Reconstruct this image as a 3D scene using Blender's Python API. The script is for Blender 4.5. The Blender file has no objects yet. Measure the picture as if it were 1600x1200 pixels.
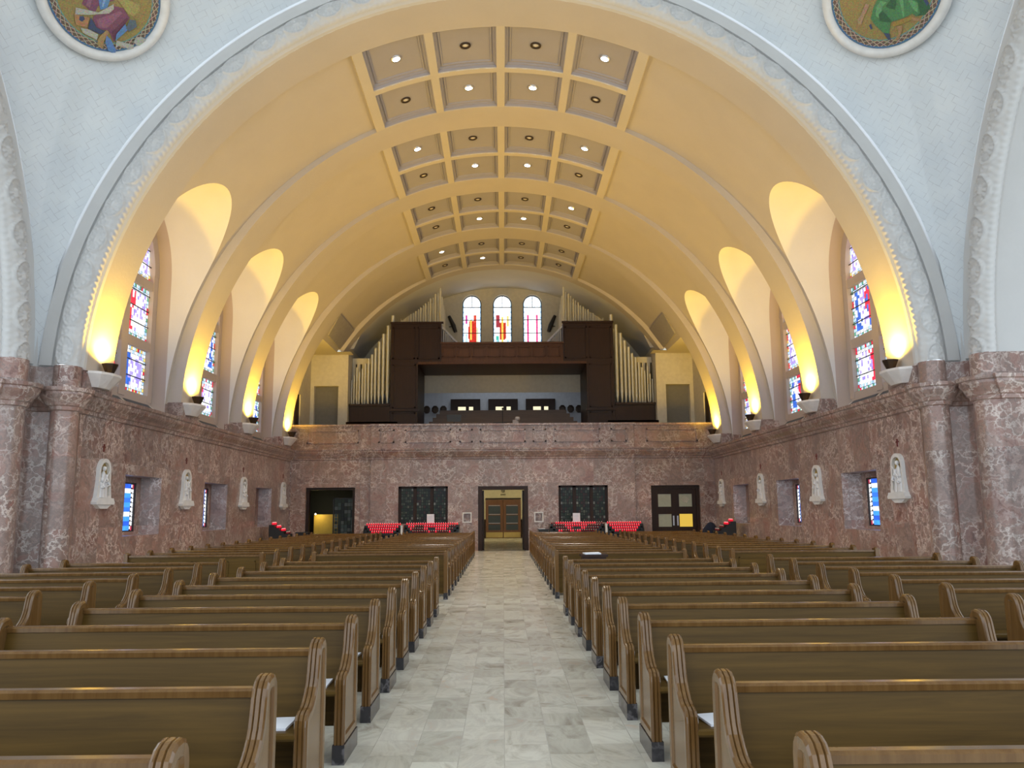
import bpy, bmesh, math, random
from mathutils import Vector, Matrix
random.seed(7)
C = bpy.context.scene.collection
PI = math.pi
S = bpy.context.scene
rnd = random.uniform

# ------------------------------------------------------------------ materials
class NT:
    def __init__(s, name):
        s.m = bpy.data.materials.new(name); s.m.use_nodes = True
        s.t = s.m.node_tree; s.b = s.t.nodes['Principled BSDF']
    def n(s, ty, **kw):
        nd = s.t.nodes.new(ty)
        for k, v in kw.items():
            if k in nd.inputs.keys() or isinstance(k, int): pass
            setattr(nd, k, v)
        return nd
    def put(s, sock, v):
        if hasattr(v, 'is_output') or isinstance(v, bpy.types.NodeSocket): s.t.links.new(v, sock)
        elif isinstance(v, (tuple, list)) and len(v) == 3 and sock.type == 'RGBA': sock.default_value = (*v, 1)
        else: sock.default_value = v
    def ma(s, op, a, b=None, c=None):
        nd = s.t.nodes.new('ShaderNodeMath'); nd.operation = op
        s.put(nd.inputs[0], a)
        if b is not None: s.put(nd.inputs[1], b)
        if c is not None: s.put(nd.inputs[2], c)
        return nd.outputs[0]
    def noise(s, vec, scale, detail=4, rough=.5, dist=0):
        nd = s.t.nodes.new('ShaderNodeTexNoise')
        if vec is not None: s.put(nd.inputs['Vector'], vec)
        nd.inputs['Scale'].default_value = scale; nd.inputs['Detail'].default_value = detail
        nd.inputs['Roughness'].default_value = rough; nd.inputs['Distortion'].default_value = dist
        return nd
    def ramp(s, f, stops, interp='LINEAR'):
        nd = s.t.nodes.new('ShaderNodeValToRGB'); cr = nd.color_ramp; cr.interpolation = interp
        while len(cr.elements) < len(stops): cr.elements.new(.5)
        for e, (p, c) in zip(cr.elements, stops):
            e.position = p; e.color = (*c, 1) if len(c) == 3 else c
        s.put(nd.inputs[0], f); return nd.outputs[0]
    def mix(s, f, a, b, mode='MIX'):
        nd = s.t.nodes.new('ShaderNodeMix'); nd.data_type = 'RGBA'; nd.blend_type = mode
        s.put(nd.inputs[0], f); s.put(nd.inputs[6], a); s.put(nd.inputs[7], b)
        return nd.outputs[2]
    def pos(s): return s.t.nodes.new('ShaderNodeNewGeometry').outputs['Position']
    def obj(s): return s.t.nodes.new('ShaderNodeTexCoord').outputs['Object']
    def vm(s, op, a, b=None, sc=None):
        nd = s.t.nodes.new('ShaderNodeVectorMath'); nd.operation = op
        s.put(nd.inputs[0], a)
        if b is not None: s.put(nd.inputs[1], b)
        if sc is not None: s.put(nd.inputs['Scale'], sc)
        return nd.outputs[0]
    def sep(s, v):
        nd = s.t.nodes.new('ShaderNodeSeparateXYZ'); s.put(nd.inputs[0], v); return nd.outputs
    def comb(s, x, y, z):
        nd = s.t.nodes.new('ShaderNodeCombineXYZ')
        for i, v in enumerate((x, y, z)): s.put(nd.inputs[i], v)
        return nd.outputs[0]
    def bump(s, h, st=.3, d=.02):
        nd = s.t.nodes.new('ShaderNodeBump'); nd.inputs['Strength'].default_value = st
        nd.inputs['Distance'].default_value = d; s.put(nd.inputs['Height'], h)
        s.t.links.new(nd.outputs[0], s.b.inputs['Normal'])
    def fin(s, col=None, rough=.5, metal=0, spec=.5):
        if col is not None: s.put(s.b.inputs['Base Color'], col)
        s.put(s.b.inputs['Roughness'], rough); s.b.inputs['Metallic'].default_value = metal
        s.b.inputs['Specular IOR Level'].default_value = spec
        return s.m

M = {}
def plain(name, col, rough=.5, metal=0, spec=.5, var=.06, scale=6):
    t = NT(name); ns = t.noise(t.obj(), scale, 3)
    a = tuple(max(0, c*(1-var)) for c in col); b = tuple(min(1, c*(1+var)) for c in col)
    M[name] = t.fin(t.ramp(ns.outputs[0], [(.3, a), (.7, b)]), rough, metal, spec); return M[name]
def emis(name, col, st):
    t = NT(name); t.b.inputs['Base Color'].default_value = (0.02, 0.02, 0.02, 1)
    t.b.inputs['Emission Color'].default_value = (*col, 1); t.b.inputs['Emission Strength'].default_value = st
    M[name] = t.m; return t.m

def mk_plaster(name, col, bs=.25):
    t = NT(name); p = t.pos(); n1 = t.noise(p, 14, 4, .6); n2 = t.noise(p, 1.1, 3)
    c = t.ramp(n2.outputs[0], [(.3, tuple(k*.95 for k in col)), (.7, col)])
    c = t.mix(t.ma('MULTIPLY', n1.outputs[0], .12), c, tuple(k*.7 for k in col))
    t.bump(n1.outputs[0], bs, .012)
    M[name] = t.fin(c, .8, 0, .2)
mk_plaster('cream_plaster', (.56, .51, .46))
mk_plaster('white_plaster', (.72, .71, .69), .1)
mk_plaster('arch_plaster', (.64, .64, .64), .1)
mk_plaster('stone_reveal', (.50, .42, .38), .15)
mk_plaster('coffer_panel', (.40, .38, .41), .1)
mk_plaster('coffer_frame', (.62, .56, .46), .1)

def mk_marble(name, cols, vein, vcol=(.62, .55, .50), rough=.28, slab=.95):
    t = NT(name); p = t.pos(); s = t.sep(p)
    u = t.ma('ADD', s[0], s[1])
    sid = t.ma('FLOOR', t.ma('DIVIDE', u, slab)); zid = t.ma('FLOOR', t.ma('DIVIDE', t.ma('ADD', s[2], .15), 1.45))
    wn = t.t.nodes.new('ShaderNodeTexWhiteNoise'); wn.noise_dimensions = '2D'
    t.put(wn.inputs['Vector'], t.comb(sid, zid, 0))
    off = t.vm('SCALE', wn.outputs['Color'], sc=9.0)
    q = t.vm('ADD', p, off)
    wz = t.noise(q, 1.7, 5, .6)
    q2 = t.vm('ADD', q, t.vm('SCALE', wz.outputs['Color'], sc=1.3))
    base = t.noise(q2, 1.25, 7, .62, .8)
    c = t.ramp(base.outputs[0], cols)
    fn = t.noise(q2, 9, 5, .7)
    c = t.mix(t.ma('MULTIPLY', fn.outputs[0], .5), c, tuple(k*.55 for k in cols[1][1]))
    vo = t.t.nodes.new('ShaderNodeTexVoronoi'); vo.feature = 'DISTANCE_TO_EDGE'; vo.inputs['Scale'].default_value = 3.6
    t.put(vo.inputs['Vector'], q2)
    msk = t.noise(q, 1.1, 4, .6)
    v1 = t.ramp(vo.outputs['Distance'], [(0, (1, 1, 1)), (.04, (.6, .6, .6)), (.11, (0, 0, 0))])
    v1 = t.ma('MULTIPLY', v1, t.ramp(msk.outputs[0], [(.40, (0, 0, 0)), (.56, (1, 1, 1))]))
    v1 = t.ma('MULTIPLY', v1, vein)
    c = t.mix(v1, c, vcol)
    tint = t.ramp(wn.outputs['Value'], [(0, (.82, .80, .80)), (.5, (1, .96, .94)), (1, (1.12, 1.02, .98))])
    c = t.mix(1.0, c, tint, 'MULTIPLY')
    # slab joints
    fr = t.ma('ABSOLUTE', t.ma('SUBTRACT', t.ma('FRACT', t.ma('DIVIDE', u, slab)), .5))
    j = t.ma('GREATER_THAN', fr, .4965)
    c = t.mix(t.ma('MULTIPLY', j, .45), c, (.16, .11, .10))
    M[name] = t.fin(c, rough, 0, .5)
mk_marble('pink_marble', [(.28, (.13, .08, .07)), (.37, (.30, .175, .15)), (.45, (.40, .27, .235)), (.51, (.25, .20, .18)), (.57, (.43, .32, .285)), (.64, (.22, .165, .15)), (.72, (.42, .21, .175)), (.82, (.27, .19, .17))], .8, (.70, .64, .60))
mk_marble('dark_marble', [(.3, (.012, .012, .015)), (.5, (.03, .03, .035)), (.7, (.06, .06, .065)), (.8, (.02, .02, .025))], .5, (.22, .22, .24), .25, 50)

def mk_wood(name, c1, c2, rough=.3, axis=0, spec=.5, sc=1.0):
    t = NT(name); o = t.obj(); s = t.sep(o)
    st = [.35, 9, 9] if axis == 0 else [9, 9, .5]
    q = t.comb(t.ma('MULTIPLY', s[0], st[0]*sc), t.ma('MULTIPLY', s[1], st[1]*sc), t.ma('MULTIPLY', s[2], st[2]*sc))
    oi = t.t.nodes.new('ShaderNodeObjectInfo')
    q = t.vm('ADD', q, t.vm('SCALE', t.comb(oi.outputs['Random'], oi.outputs['Random'], oi.outputs['Random']), sc=20.0))
    n1 = t.noise(q, 2.2, 8, .65, .6); n2 = t.noise(o, 1.2, 2)
    c = t.ramp(n1.outputs[0], [(.3, c1), (.68, c2)])
    c = t.mix(t.ma('MULTIPLY', n2.outputs[0], .35), c, tuple(k*.6 for k in c1))
    M[name] = t.fin(c, rough, 0, spec)
mk_wood('oak', (.064, .034, .005), (.125, .068, .012), .42, 0, .18)
mk_wood('oak_end', (.11, .052, .015), (.185, .098, .033), .18, 1)
mk_wood('dark_wood', (.019, .0075, .004), (.036, .014, .0075), .45, 1, .3)
mk_wood('mid_wood', (.055, .022, .010), (.095, .038, .018), .45, 1, .3)
mk_wood('riser_wood', (.15, .095, .07), (.21, .14, .105), .5)
mk_wood('door_wood', (.15, .062, .028), (.24, .105, .045), .35, 1)

def mk_tiles():     # herringbone glazed wall tile of the pendentives
    t = NT('herringbone_tile')
    uv = t.t.nodes.new('ShaderNodeUVMap').outputs[0]; s = t.sep(uv)
    k = 1/.125*.7071
    x = t.ma('MULTIPLY', t.ma('ADD', s[0], s[1]), k); y = t.ma('MULTIPLY', t.ma('SUBTRACT', s[1], s[0]), k)
    i = t.ma('FLOOR', x); j = t.ma('FLOOR', y); fx = t.ma('FRACT', x); fy = t.ma('FRACT', y)
    kk = t.ma('FLOORED_MODULO', t.ma('SUBTRACT', i, j), 4.0)
    is_ = lambda v: t.ma('COMPARE', kk, float(v), .1)
    w = .045
    L = t.ma('LESS_THAN', fx, w); R = t.ma('GREATER_THAN', fx, 1-w); B = t.ma('LESS_THAN', fy, w); T = t.ma('GREATER_THAN', fy, 1-w)
    mx = lambda *a: a[0] if len(a) == 1 else t.ma('MAXIMUM', a[0], mx(*a[1:]))
    g = mx(t.ma('MULTIPLY', is_(0), mx(L, T, B)), t.ma('MULTIPLY', is_(1), mx(R, T, B)),
           t.ma('MULTIPLY', is_(2), mx(L, R, T)), t.ma('MULTIPLY', is_(3), mx(L, R, B)))
    ns = t.noise(uv, 6, 3); nb = t.noise(uv, 1.2, 3)
    g2 = t.ma('MULTIPLY', g, t.ramp(ns.outputs[0], [(.42, (.05, .05, .05)), (.62, (.5, .5, .5))]))
    c = t.ramp(nb.outputs[0], [(.3, (.66, .71, .76)), (.7, (.74, .78, .81))])
    c = t.mix(g2, c, (.42, .43, .47))
    t.bump(t.ma('SUBTRACT', 1.0, g), .2, .01)
    M['herringbone_tile'] = t.fin(c, .45, 0, .4)
mk_tiles()

def mk_floor():
    t = NT('floor_marble'); p = t.pos(); s = t.sep(p)
    br = t.t.nodes.new('ShaderNodeTexBrick'); t.put(br.inputs['Vector'], t.comb(t.ma('ADD', s[1], .13), s[0], 0))
    br.offset = .37; br.inputs['Scale'].default_value = 1; br.inputs['Mortar Size'].default_value = .003
    br.inputs['Brick Width'].default_value = .37; br.inputs['Row Height'].default_value = .30
    br.inputs['Color1'].default_value = (0, 0, 0, 1); br.inputs['Color2'].default_value = (1, 1, 1, 1); br.inputs['Mortar'].default_value = (.5, .5, .5, 1)
    q = t.vm('ADD', p, t.vm('SCALE', br.outputs['Color'], sc=7.0))
    n1 = t.noise(t.vm('MULTIPLY', q, (1.6, .8, 1)), 1.9, 7, .62, 1.2)
    base = t.ramp(n1.outputs[0], [(.26, (.34, .29, .23)), (.38, (.54, .51, .44)), (.50, (.68, .66, .58)), (.62, (.57, .54, .48)), (.74, (.62, .49, .38))])
    tn = t.ramp(br.outputs['Color'], [(0, (.84, .83, .80)), (.5, (1.0, .99, .96)), (1, (1.12, 1.12, 1.10))])
    c = t.mix(1.0, base, tn, 'MULTIPLY')
    c = t.mix(t.ma('MULTIPLY', br.outputs['Fac'], .35), c, (.36, .34, .31))
    M['floor_marble'] = t.fin(c, t.ramp(n1.outputs[0], [(.3, (.16,)*3), (.7, (.26,)*3)]), 0, .5)
mk_floor()

def mk_glass():     # stained glass: colours live in the mesh's colour layer, lit by the day behind it
    for nm, st in (('stained_glass', 1.15), ('gallery_glass', 1.0), ('dull_glass', .012)):
        t = NT(nm); at = t.t.nodes.new('ShaderNodeVertexColor'); at.layer_name = 'col'
        n = t.noise(t.obj(), 9, 4)
        c = t.mix(1.0, at.outputs[0], t.ramp(n.outputs[0], [(.3, (.72, .72, .72)), (.7, (1.1, 1.1, 1.1))]), 'MULTIPLY')
        t.put(t.b.inputs['Emission Color'], c); t.b.inputs['Emission Strength'].default_value = st
        k_ = .22 if nm == 'dull_glass' else .3; M[nm] = t.fin(t.mix(1.0, at.outputs[0], (k_, k_, k_), 'MULTIPLY'), .3, 0, .25)
mk_glass()
t = NT('mosaic'); at = t.t.nodes.new('ShaderNodeVertexColor'); at.layer_name = 'col'
vo = t.t.nodes.new('ShaderNodeTexVoronoi'); vo.inputs['Scale'].default_value = 55; t.put(vo.inputs['Vector'], t.obj())
c = t.mix(.45, at.outputs[0], t.mix(1.0, at.outputs[0], vo.outputs['Color'], 'MULTIPLY'))
M['mosaic'] = t.fin(c, .45)

plain('lead', (.03, .03, .035), .5)
plain('black_metal', (.012, .012, .013), .4)
plain('bronze', (.05, .032, .022), .4, .6)
plain('brass', (.55, .36, .10), .28, .9)
plain('steel', (.55, .55, .58), .3, .8)
plain('white_stone', (.74, .73, .72), .6)
plain('bracket_paint', (.72, .68, .66), .6)
plain('figure_stone', (.72, .72, .74), .55)
plain('gold_ground', (.36, .26, .07), .6)
plain('pipe_metal', (.62, .60, .50), .38, .35)
plain('paper', (.80, .82, .88), .7)
plain('cream_wall', (.66, .60, .42), .7)
plain('gallery_wall', (.62, .58, .47), .8)
plain('chamber_wall', (.60, .62, .66), .8)
plain('grey_panel', (.34, .32, .33), .8)
plain('vent_grate', (.05, .07, .10), .5)
plain('red_marble', (.20, .045, .04), .4)
plain('wax', (.75, .70, .62), .6)
plain('dark_cloth', (.008, .012, .03), .9)
plain('door_panel', (.19, .18, .15), .7)
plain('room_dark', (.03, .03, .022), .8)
plain('dim_glass', (.42, .44, .34), .3)
plain('yellow_panel', (.55, .36, .05), .6)
plain('wine_glass', (.25, .02, .03), .2)
emis('flame_red', (1, .0, .03), .62)
emis('flame_white', (1, .30, .30), 1.1)
emis('bulb', (1, .97, .9), 14)
emis('lamp_glow', (1, .78, .25), 22)
emis('vestibule_light', (1, .95, .75), 2)
emis('lit_amber', (1, .65, .08), .55)
emis('lit_cream', (1, .9, .6), .8)

# ------------------------------------------------------------------ mesh helpers
class MB:
    def __init__(s): s.v = []; s.f = []; s.m = []; s.c = []; s.uv = []; s.sm = []
    def add(s, vs, fs, mi=0, col=None, smooth=False, uvs=None):
        o = len(s.v); s.v += [tuple(p) for p in vs]
        for f in fs:
            s.f.append([o+i for i in f]); s.m.append(mi); s.c.append(col); s.sm.append(smooth)
            s.uv.append([uvs[i] for i in f] if uvs else None)
    def quad(s, a, b, c, d, mi=0, col=None): s.add([a, b, c, d], [(0, 1, 2, 3)], mi, col)
    def box(s, x0, y0, z0, x1, y1, z1, mi=0, col=None, T=None):
        v = [(x, y, z) for z in (z0, z1) for y in (y0, y1) for x in (x0, x1)]
        if T: v = [T @ Vector(p) for p in v]
        s.add(v, [(0, 2, 3, 1), (4, 5, 7, 6), (0, 1, 5, 4), (2, 6, 7, 3), (0, 4, 6, 2), (1, 3, 7, 5)], mi, col)
    def loft(s, rings, closed=True, caps=True, mi=0, smooth=False, col=None):
        n = len(rings[0]); v = [p for r in rings for p in r]; f = []
        for i in range(len(rings)-1):
            for j in range(n if closed else n-1):
                k = (j+1) % n; f.append((i*n+j, i*n+k, (i+1)*n+k, (i+1)*n+j))
        s.add(v, f, mi, col, smooth)
        if caps and closed:
            s.add(rings[0], [tuple(reversed(range(n)))], mi, col); s.add(rings[-1], [tuple(range(n))], mi, col)
    def prism(s, poly, axis, a, b, mi=0, col=None):
        def P(u, v, w): return {'x': (w, u, v), 'y': (u, w, v), 'z': (u, v, w)}[axis]
        s.loft([[P(u, v, a) for u, v in poly], [P(u, v, b) for u, v in poly]], True, True, mi, False, col)
    def tube(s, pts, r, n=8, mi=0, smooth=True):
        rings = []
        for i, p in enumerate(pts):
            p = Vector(p); a = Vector(pts[max(0, i-1)]); b = Vector(pts[min(len(pts)-1, i+1)])
            d = (b-a).normalized(); u = d.orthogonal().normalized() if i == 0 else (u-d*u.dot(d)).normalized()
            w = d.cross(u); rr = r[i] if isinstance(r, (list, tuple)) else r
            rings.append([p+(u*math.cos(2*PI*k/n)+w*math.sin(2*PI*k/n))*rr for k in range(n)])
        s.loft(rings, True, True, mi, smooth)
    def lathe(s, prof, c=(0, 0, 0), n=12, mi=0, smooth=True, sx=1, sy=1):
        s.loft([[(c[0]+r*sx*math.cos(2*PI*k/n), c[1]+r*sy*math.sin(2*PI*k/n), c[2]+z) for k in range(n)] for r, z in prof], True, True, mi, smooth)
    def grid(s, fn, us, vs, mi=0, smooth=True, uvf=None, col=None):
        v = [fn(a, b) for a in us for b in vs]; n = len(vs)
        uv = [uvf(a, b) for a in us for b in vs] if uvf else None
        s.add(v, [(i*n+j, i*n+j+1, (i+1)*n+j+1, (i+1)*n+j) for i in range(len(us)-1) for j in range(n-1)], mi, col, smooth, uv)
    def build(s, name, mats, parent=None, weld=False, fix=True, loc=None):
        me = bpy.data.meshes.new(name); me.from_pydata(s.v, [], s.f)
        if isinstance(mats, str): mats = [mats]
        for k in mats: me.materials.append(M[k])
        me.polygons.foreach_set('material_index', s.m); me.polygons.foreach_set('use_smooth', s.sm)
        if any(c is not None for c in s.c):
            ca = me.color_attributes.new('col', 'FLOAT_COLOR', 'CORNER')
            for p in me.polygons:
                cc = s.c[p.index] or (.5, .5, .5)
                for li in p.loop_indices: ca.data[li].color = (*cc, 1)
        if any(u is not None for u in s.uv):
            ul = me.uv_layers.new(name='uv')
            for p in me.polygons:
                u = s.uv[p.index]
                if u:
                    for li, q in zip(p.loop_indices, u): ul.data[li].uv = q
        if weld or fix:
            bm = bmesh.new(); bm.from_mesh(me)
            if weld: bmesh.ops.remove_doubles(bm, verts=bm.verts, dist=.0005)
            if fix: bmesh.ops.recalc_face_normals(bm, faces=bm.faces)
            bm.to_mesh(me); bm.free()
        o = bpy.data.objects.new(name, me); C.objects.link(o)
        if parent: o.parent = parent
        if loc: o.location = loc
        return o

def tag(o, label, cat, group=None, kind=None):
    if label: o['label'] = label
    if cat: o['category'] = cat
    if group: o['group'] = group
    if kind: o['kind'] = kind
    return o
def struct(o, label=None, cat=None): 
    o['kind'] = 'structure'
    if label: o['label'] = label
    if cat: o['category'] = cat
    return o
def empty(name, loc=(0, 0, 0), rz=0):
    o = bpy.data.objects.new(name, None); C.objects.link(o); o.location = loc; o.rotation_euler = (0, 0, rz); o.empty_display_size = .1; return o
def copy_tree(o, parent=None):
    c = o.copy(); C.objects.link(c); c.parent = parent
    for ch in [k for k in bpy.data.objects if k.parent == o]: copy_tree(ch, c)
    return c
def lin(a, b, n): return [a+(b-a)*i/(n-1) for i in range(n)]

# ------------------------------------------------------------------ dimensions
A0, B0, ZS = 8.68, 8.80, 4.25          # rib half-width, rise, springing
RIBS = [(17.05, 18.2), (22.2, 23.4), (27.35, 28.55), (32.45, 33.75), (37.6, 38.3)]
BAYS = [(18.2, 22.2), (23.4, 27.35), (28.55, 32.45), (33.75, 37.6)]
TE = math.radians(23)
def VP(t, y, off=0): return ((A0+off)*math.sin(t), y, ZS+(B0+off)*math.cos(t))
def boff(t):
    f = max(0, (abs(t)-TE)/(PI/2-TE)); return .12+.26*f**1.2
def bayX(z):           # x of the bay surface at height z
    lo, hi = 0, PI/2
    for _ in range(40):
        m = (lo+hi)/2
        if VP(m, 0, boff(m))[2] > z: lo = m
        else: hi = m
    return VP(lo, 0, boff(lo))[0], lo

# ------------------------------------------------------------------ floor
b = MB(); b.box(-30, -14, -.2, 30, 34.55, 0); b.box(-4.2, 34.55, -.2, 4.2, 53, 0); struct(b.build('floor', 'floor_marble'), 'polished pale marble tile floor of the aisle', 'floor')

# ------------------------------------------------------------------ walls with openings
def holed(mb, P, u0, u1, v0, v1, holes, mi=0, depth=None):
    us = sorted({u0, u1, *[h[0] for h in holes], *[h[1] for h in holes]}); vs = sorted({v0, v1, *[h[2] for h in holes], *[h[3] for h in holes]})
    for i in range(len(us)-1):
        for j in range(len(vs)-1):
            cu, cv = (us[i]+us[i+1])/2, (vs[j]+vs[j+1])/2
            if any(h[0] < cu < h[1] and h[2] < cv < h[3] for h in holes): continue
            mb.quad(P(us[i], vs[j], 0), P(us[i+1], vs[j], 0), P(us[i+1], vs[j+1], 0), P(us[i], vs[j+1], 0), mi)
    for h in holes:
        d = h[4] if len(h) > 4 else depth
        if not d: continue
        sp = h[5] if len(h) > 5 else 0
        q = [(h[0], h[2]), (h[1], h[2]), (h[1], h[3]), (h[0], h[3])]; q2 = [(h[0]+sp, h[2]), (h[1]-sp, h[2]), (h[1]-sp, h[3]), (h[0]+sp, h[3])]
        for k in range(4):
            k2 = (k+1) % 4; mb.quad(P(*q[k], 0), P(*q[k2], 0), P(*q2[k2], d), P(*q2[k], d), mi)

SLOTS = [(19.46, 21.5), (24.62, 26.65), (29.75, 31.75)]
# plan of a crossing pier (right side), from transept jamb to nave wall
def arc(cx, cy, r, a0, a1, n=10, ry=None): return [(cx+r*math.cos(a0+(a1-a0)*i/n), cy+(ry or r)*math.sin(a0+(a1-a0)*i/n)) for i in range(n+1)]
PIER = [(12.5, 15.62), (9.62, 15.62)] + arc(9.62, 16.0, .32, -PI*.5, -PI*1.5, 10, .34) + [(9.60, 16.42), (9.60, 16.72), (9.5, 16.84), (9.24, 16.84)] + \
       arc(8.96, 16.86, .25, 0, -PI, 10, .26) + [(8.70, 16.92), (8.80, 17.2), (8.8, 34.4)]
COR = [(0, 3.66), (.05, 3.68), (.06, 3.75), (.10, 3.77), (.12, 3.82), (.20, 3.92), (.23, 3.98), (.23, 4.03), (.27, 4.05), (.28, 4.12), (0, 4.12)]
def offset_path(path, d):
    out = []
    for i, p in enumerate(path):
        a = Vector(path[max(0, i-1)]); c = Vector(path[min(len(path)-1, i+1)]); q = Vector(p)
        n1 = (q-a).normalized() if i > 0 else (c-q).normalized(); n2 = (c-q).normalized() if i < len(path)-1 else n1
        tn = (n1+n2); tn = tn.normalized() if tn.length > 1e-4 else n1
        nn = Vector((-tn.y, tn.x)); k = 1/max(.55, nn.dot(Vector((-n1.y, n1.x))))
        out.append((q.x+nn.x*d*k, q.y+nn.y*d*k))
    return out
for sgn, side in ((-1, 'left'), (1, 'right')):
    b = MB()
    b.loft([[(sgn*x, y, 0) for x, y in PIER[:-1]], [(sgn*x, y, 4.6) for x, y in PIER[:-1]]], False, False, 0, True)
    b.quad((sgn*8.8, 17.2, 4.1), (sgn*8.8, 18.2, 4.1), (sgn*8.8, 18.2, 4.6), (sgn*8.8, 17.2, 4.6))
    cap = [(sgn*x, y, 4.598) for x, y in PIER[:-1]]+[(sgn*12.5, 17.2, 4.598)]; b.add(cap, [tuple(range(len(cap)))])
    P = lambda u, v, d, s=sgn: (s*(8.8+d), u, v)
    ch = MB(); ch.loft([[(sgn*x, y, z) for x, y in ((9.64, 16.35), (9.60, 16.42), (9.60, 16.74), (9.5, 16.86), (9.24, 16.86))] for z in (4.598, 7.2)], False, False); struct(ch.build('trim_21' if sgn < 0 else 'trim_22', 'arch_plaster'))
    holed(b, P, 17.2, 34.45, 0, 4.12, [(a, c, 1.08, 2.5, .45, .16) for a, c in SLOTS])
    for a, c in SLOTS:      # back of each splayed recess, round the narrow glass
        holed(b, lambda u, v, d, s=sgn: (s*(9.25+d), u, v), a+.16, c-.16, 1.08, 2.5, [(a+.42, c-.42, 1.16, 2.36, .1)])
    b.quad((sgn*8.8, 17, 4.12), (sgn*8.8, 38.3, 4.12), (sgn*9.15, 38.3, 4.12), (sgn*9.15, 17, 4.12))
    struct(b.build('wall_'+side, 'pink_marble', weld=True))
    # cornice following the pier and the wall
    b = MB(); rings = []
    path = PIER
    rings = [[(sgn*x, y, z) for x, y in offset_path(path, d)] for d, z in COR]
    b.loft(rings, False, False, 0, False)
    struct(b.build('trim_1' if sgn < 0 else 'trim_2', 'pink_marble'), 'moulded marble cornice running along the %s side wall' % side, 'cornice')
    # marble blocks beneath the ribs
    b = MB()
    for k, (y0, y1) in enumerate(RIBS[:4]):
        b.box(*sorted((sgn*8.64, sgn*9.1))[:1], y0-(.0 if k else -.0), 4.12, sorted((sgn*8.64, sgn*9.1))[1], y1, 4.56)
        xa, xb = sorted((sgn*9.02, sgn*9.4)); b.box(xa, y0-.14 if k else y0, 4.12, xb, y1+.14, 4.5)
    struct(b.build('trim_3' if sgn < 0 else 'trim_4', 'pink_marble'))

# ------------------------------------------------------------------ vault: bays with window niches
HW, ZA, ZT = 1.85, 7.95, 9.80
def hw(z): return HW if z < ZA else math.sqrt(max(0, HW*HW-(z-ZA)**2))
XN = 9.5
b = MB(); nb = MB(); sb = MB()
for k, (y0, y1) in enumerate(BAYS[:3]):
    yc = (y0+y1)/2
    for sgn in (-1, 1):
        zs = lin(4.12, ZA, 12)[:-1] + [ZA+HW*math.sin(PI/2*i/16) for i in range(17)]
        rows = []
        for z in zs:
            if z < 4.26: x, tt = A0+.38, PI/2
            else: x, tt = bayX(z)
            rows.append((x, z, hw(z)))
        for side in (0, 1):
            def fn(i, j):
                x, z, w = rows[i]
                ya, yb = (y0, yc-w) if side == 0 else (yc+w, y1)
                return (sgn*x, ya+(yb-ya)*j, z)
            b.grid(fn, list(range(len(rows))), [0, .25, .5, .75, 1], 0, True)
        tt = bayX(ZT)[1]
        for side in (0, 1):
            ts = lin(tt, TE, 22); yy = lin(y0, yc, 5) if side == 0 else lin(yc, y1, 5)
            b.grid(lambda t, y: VP(sgn*t, y, boff(t)), ts, yy, 0, True)
        # the niche tunnel: near jamb, head, far jamb
        for side in (-1, 1):
            nb.grid(lambda i, q: (sgn*(rows[i][0]+(9.06-rows[i][0])*q), yc+side*rows[i][2], rows[i][1]), list(range(len(rows))), lin(0, 1, 6), 0, True)
            sb.grid(lambda i, q: (sgn*(9.06+(XN-9.06)*q), yc+side*rows[i][2]*(1-.03*q), rows[i][1]), list(range(len(rows))), lin(0, 1, 3), 0, True)
# last bay: vault above the gallery with a flat soffit
y0, y1 = BAYS[3]
zc = 8.9; tt = bayX(zc)[1]; xc = bayX(zc)[0]
for sgn in (-1, 1):
    b.grid(lambda t, y: VP(sgn*t, y, boff(t)), lin(tt, TE, 30), lin(y0, y1, 6), 0, True)
    b.quad((sgn*7.0, 37.5, 8.91), (sgn*9.2, 37.5, 8.91), (sgn*9.2, 38.36, 8.91), (sgn*7.0, 38.36, 8.91))
    b.quad((sgn*xc, y0, zc), (sgn*xc, y1+.7, zc), (sgn*9.2, y1+.7, zc), (sgn*9.2, y0, zc))
struct(b.build('ceiling', 'cream_plaster', weld=True), 'cream plaster barrel vault over the nave', 'ceiling')
struct(nb.build('ceiling.001', 'white_plaster', weld=True))
struct(sb.build('trim_5', 'stone_reveal', weld=True))

# transverse ribs
for k, (y0, y1) in enumerate(RIBS):
    b = MB(); t0 = math.acos(.3/B0) if k < 4 else math.acos((8.9-ZS)/B0)
    ts = lin(-t0, t0, 90)
    b.grid(lambda t, y: VP(t, y), ts, lin(y0, y1, 3), 0, True)
    for yy in (y0, y1):
        if k == 0 and yy == y0: continue
        b.grid(lambda t, q: VP(t, yy, q*boff(t)+(.02 if q else 0)), ts, [0, 1], 0, False)
    struct(b.build('trim_%d' % (6+k), 'cream_plaster' if k else 'cream_plaster'))

# ------------------------------------------------------------------ coffered ceiling panels with downlights
LIT = [[(1, 0, 0, 1), (0, 1, 1, 0)], [(1, 0, 0, 1), (0, 1, 1, 0)], [(0, 0, 0, 1), (0, 1, 1, 0)], [(1, 0, 0, 0), (0, 1, 0, 0)]]
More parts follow.
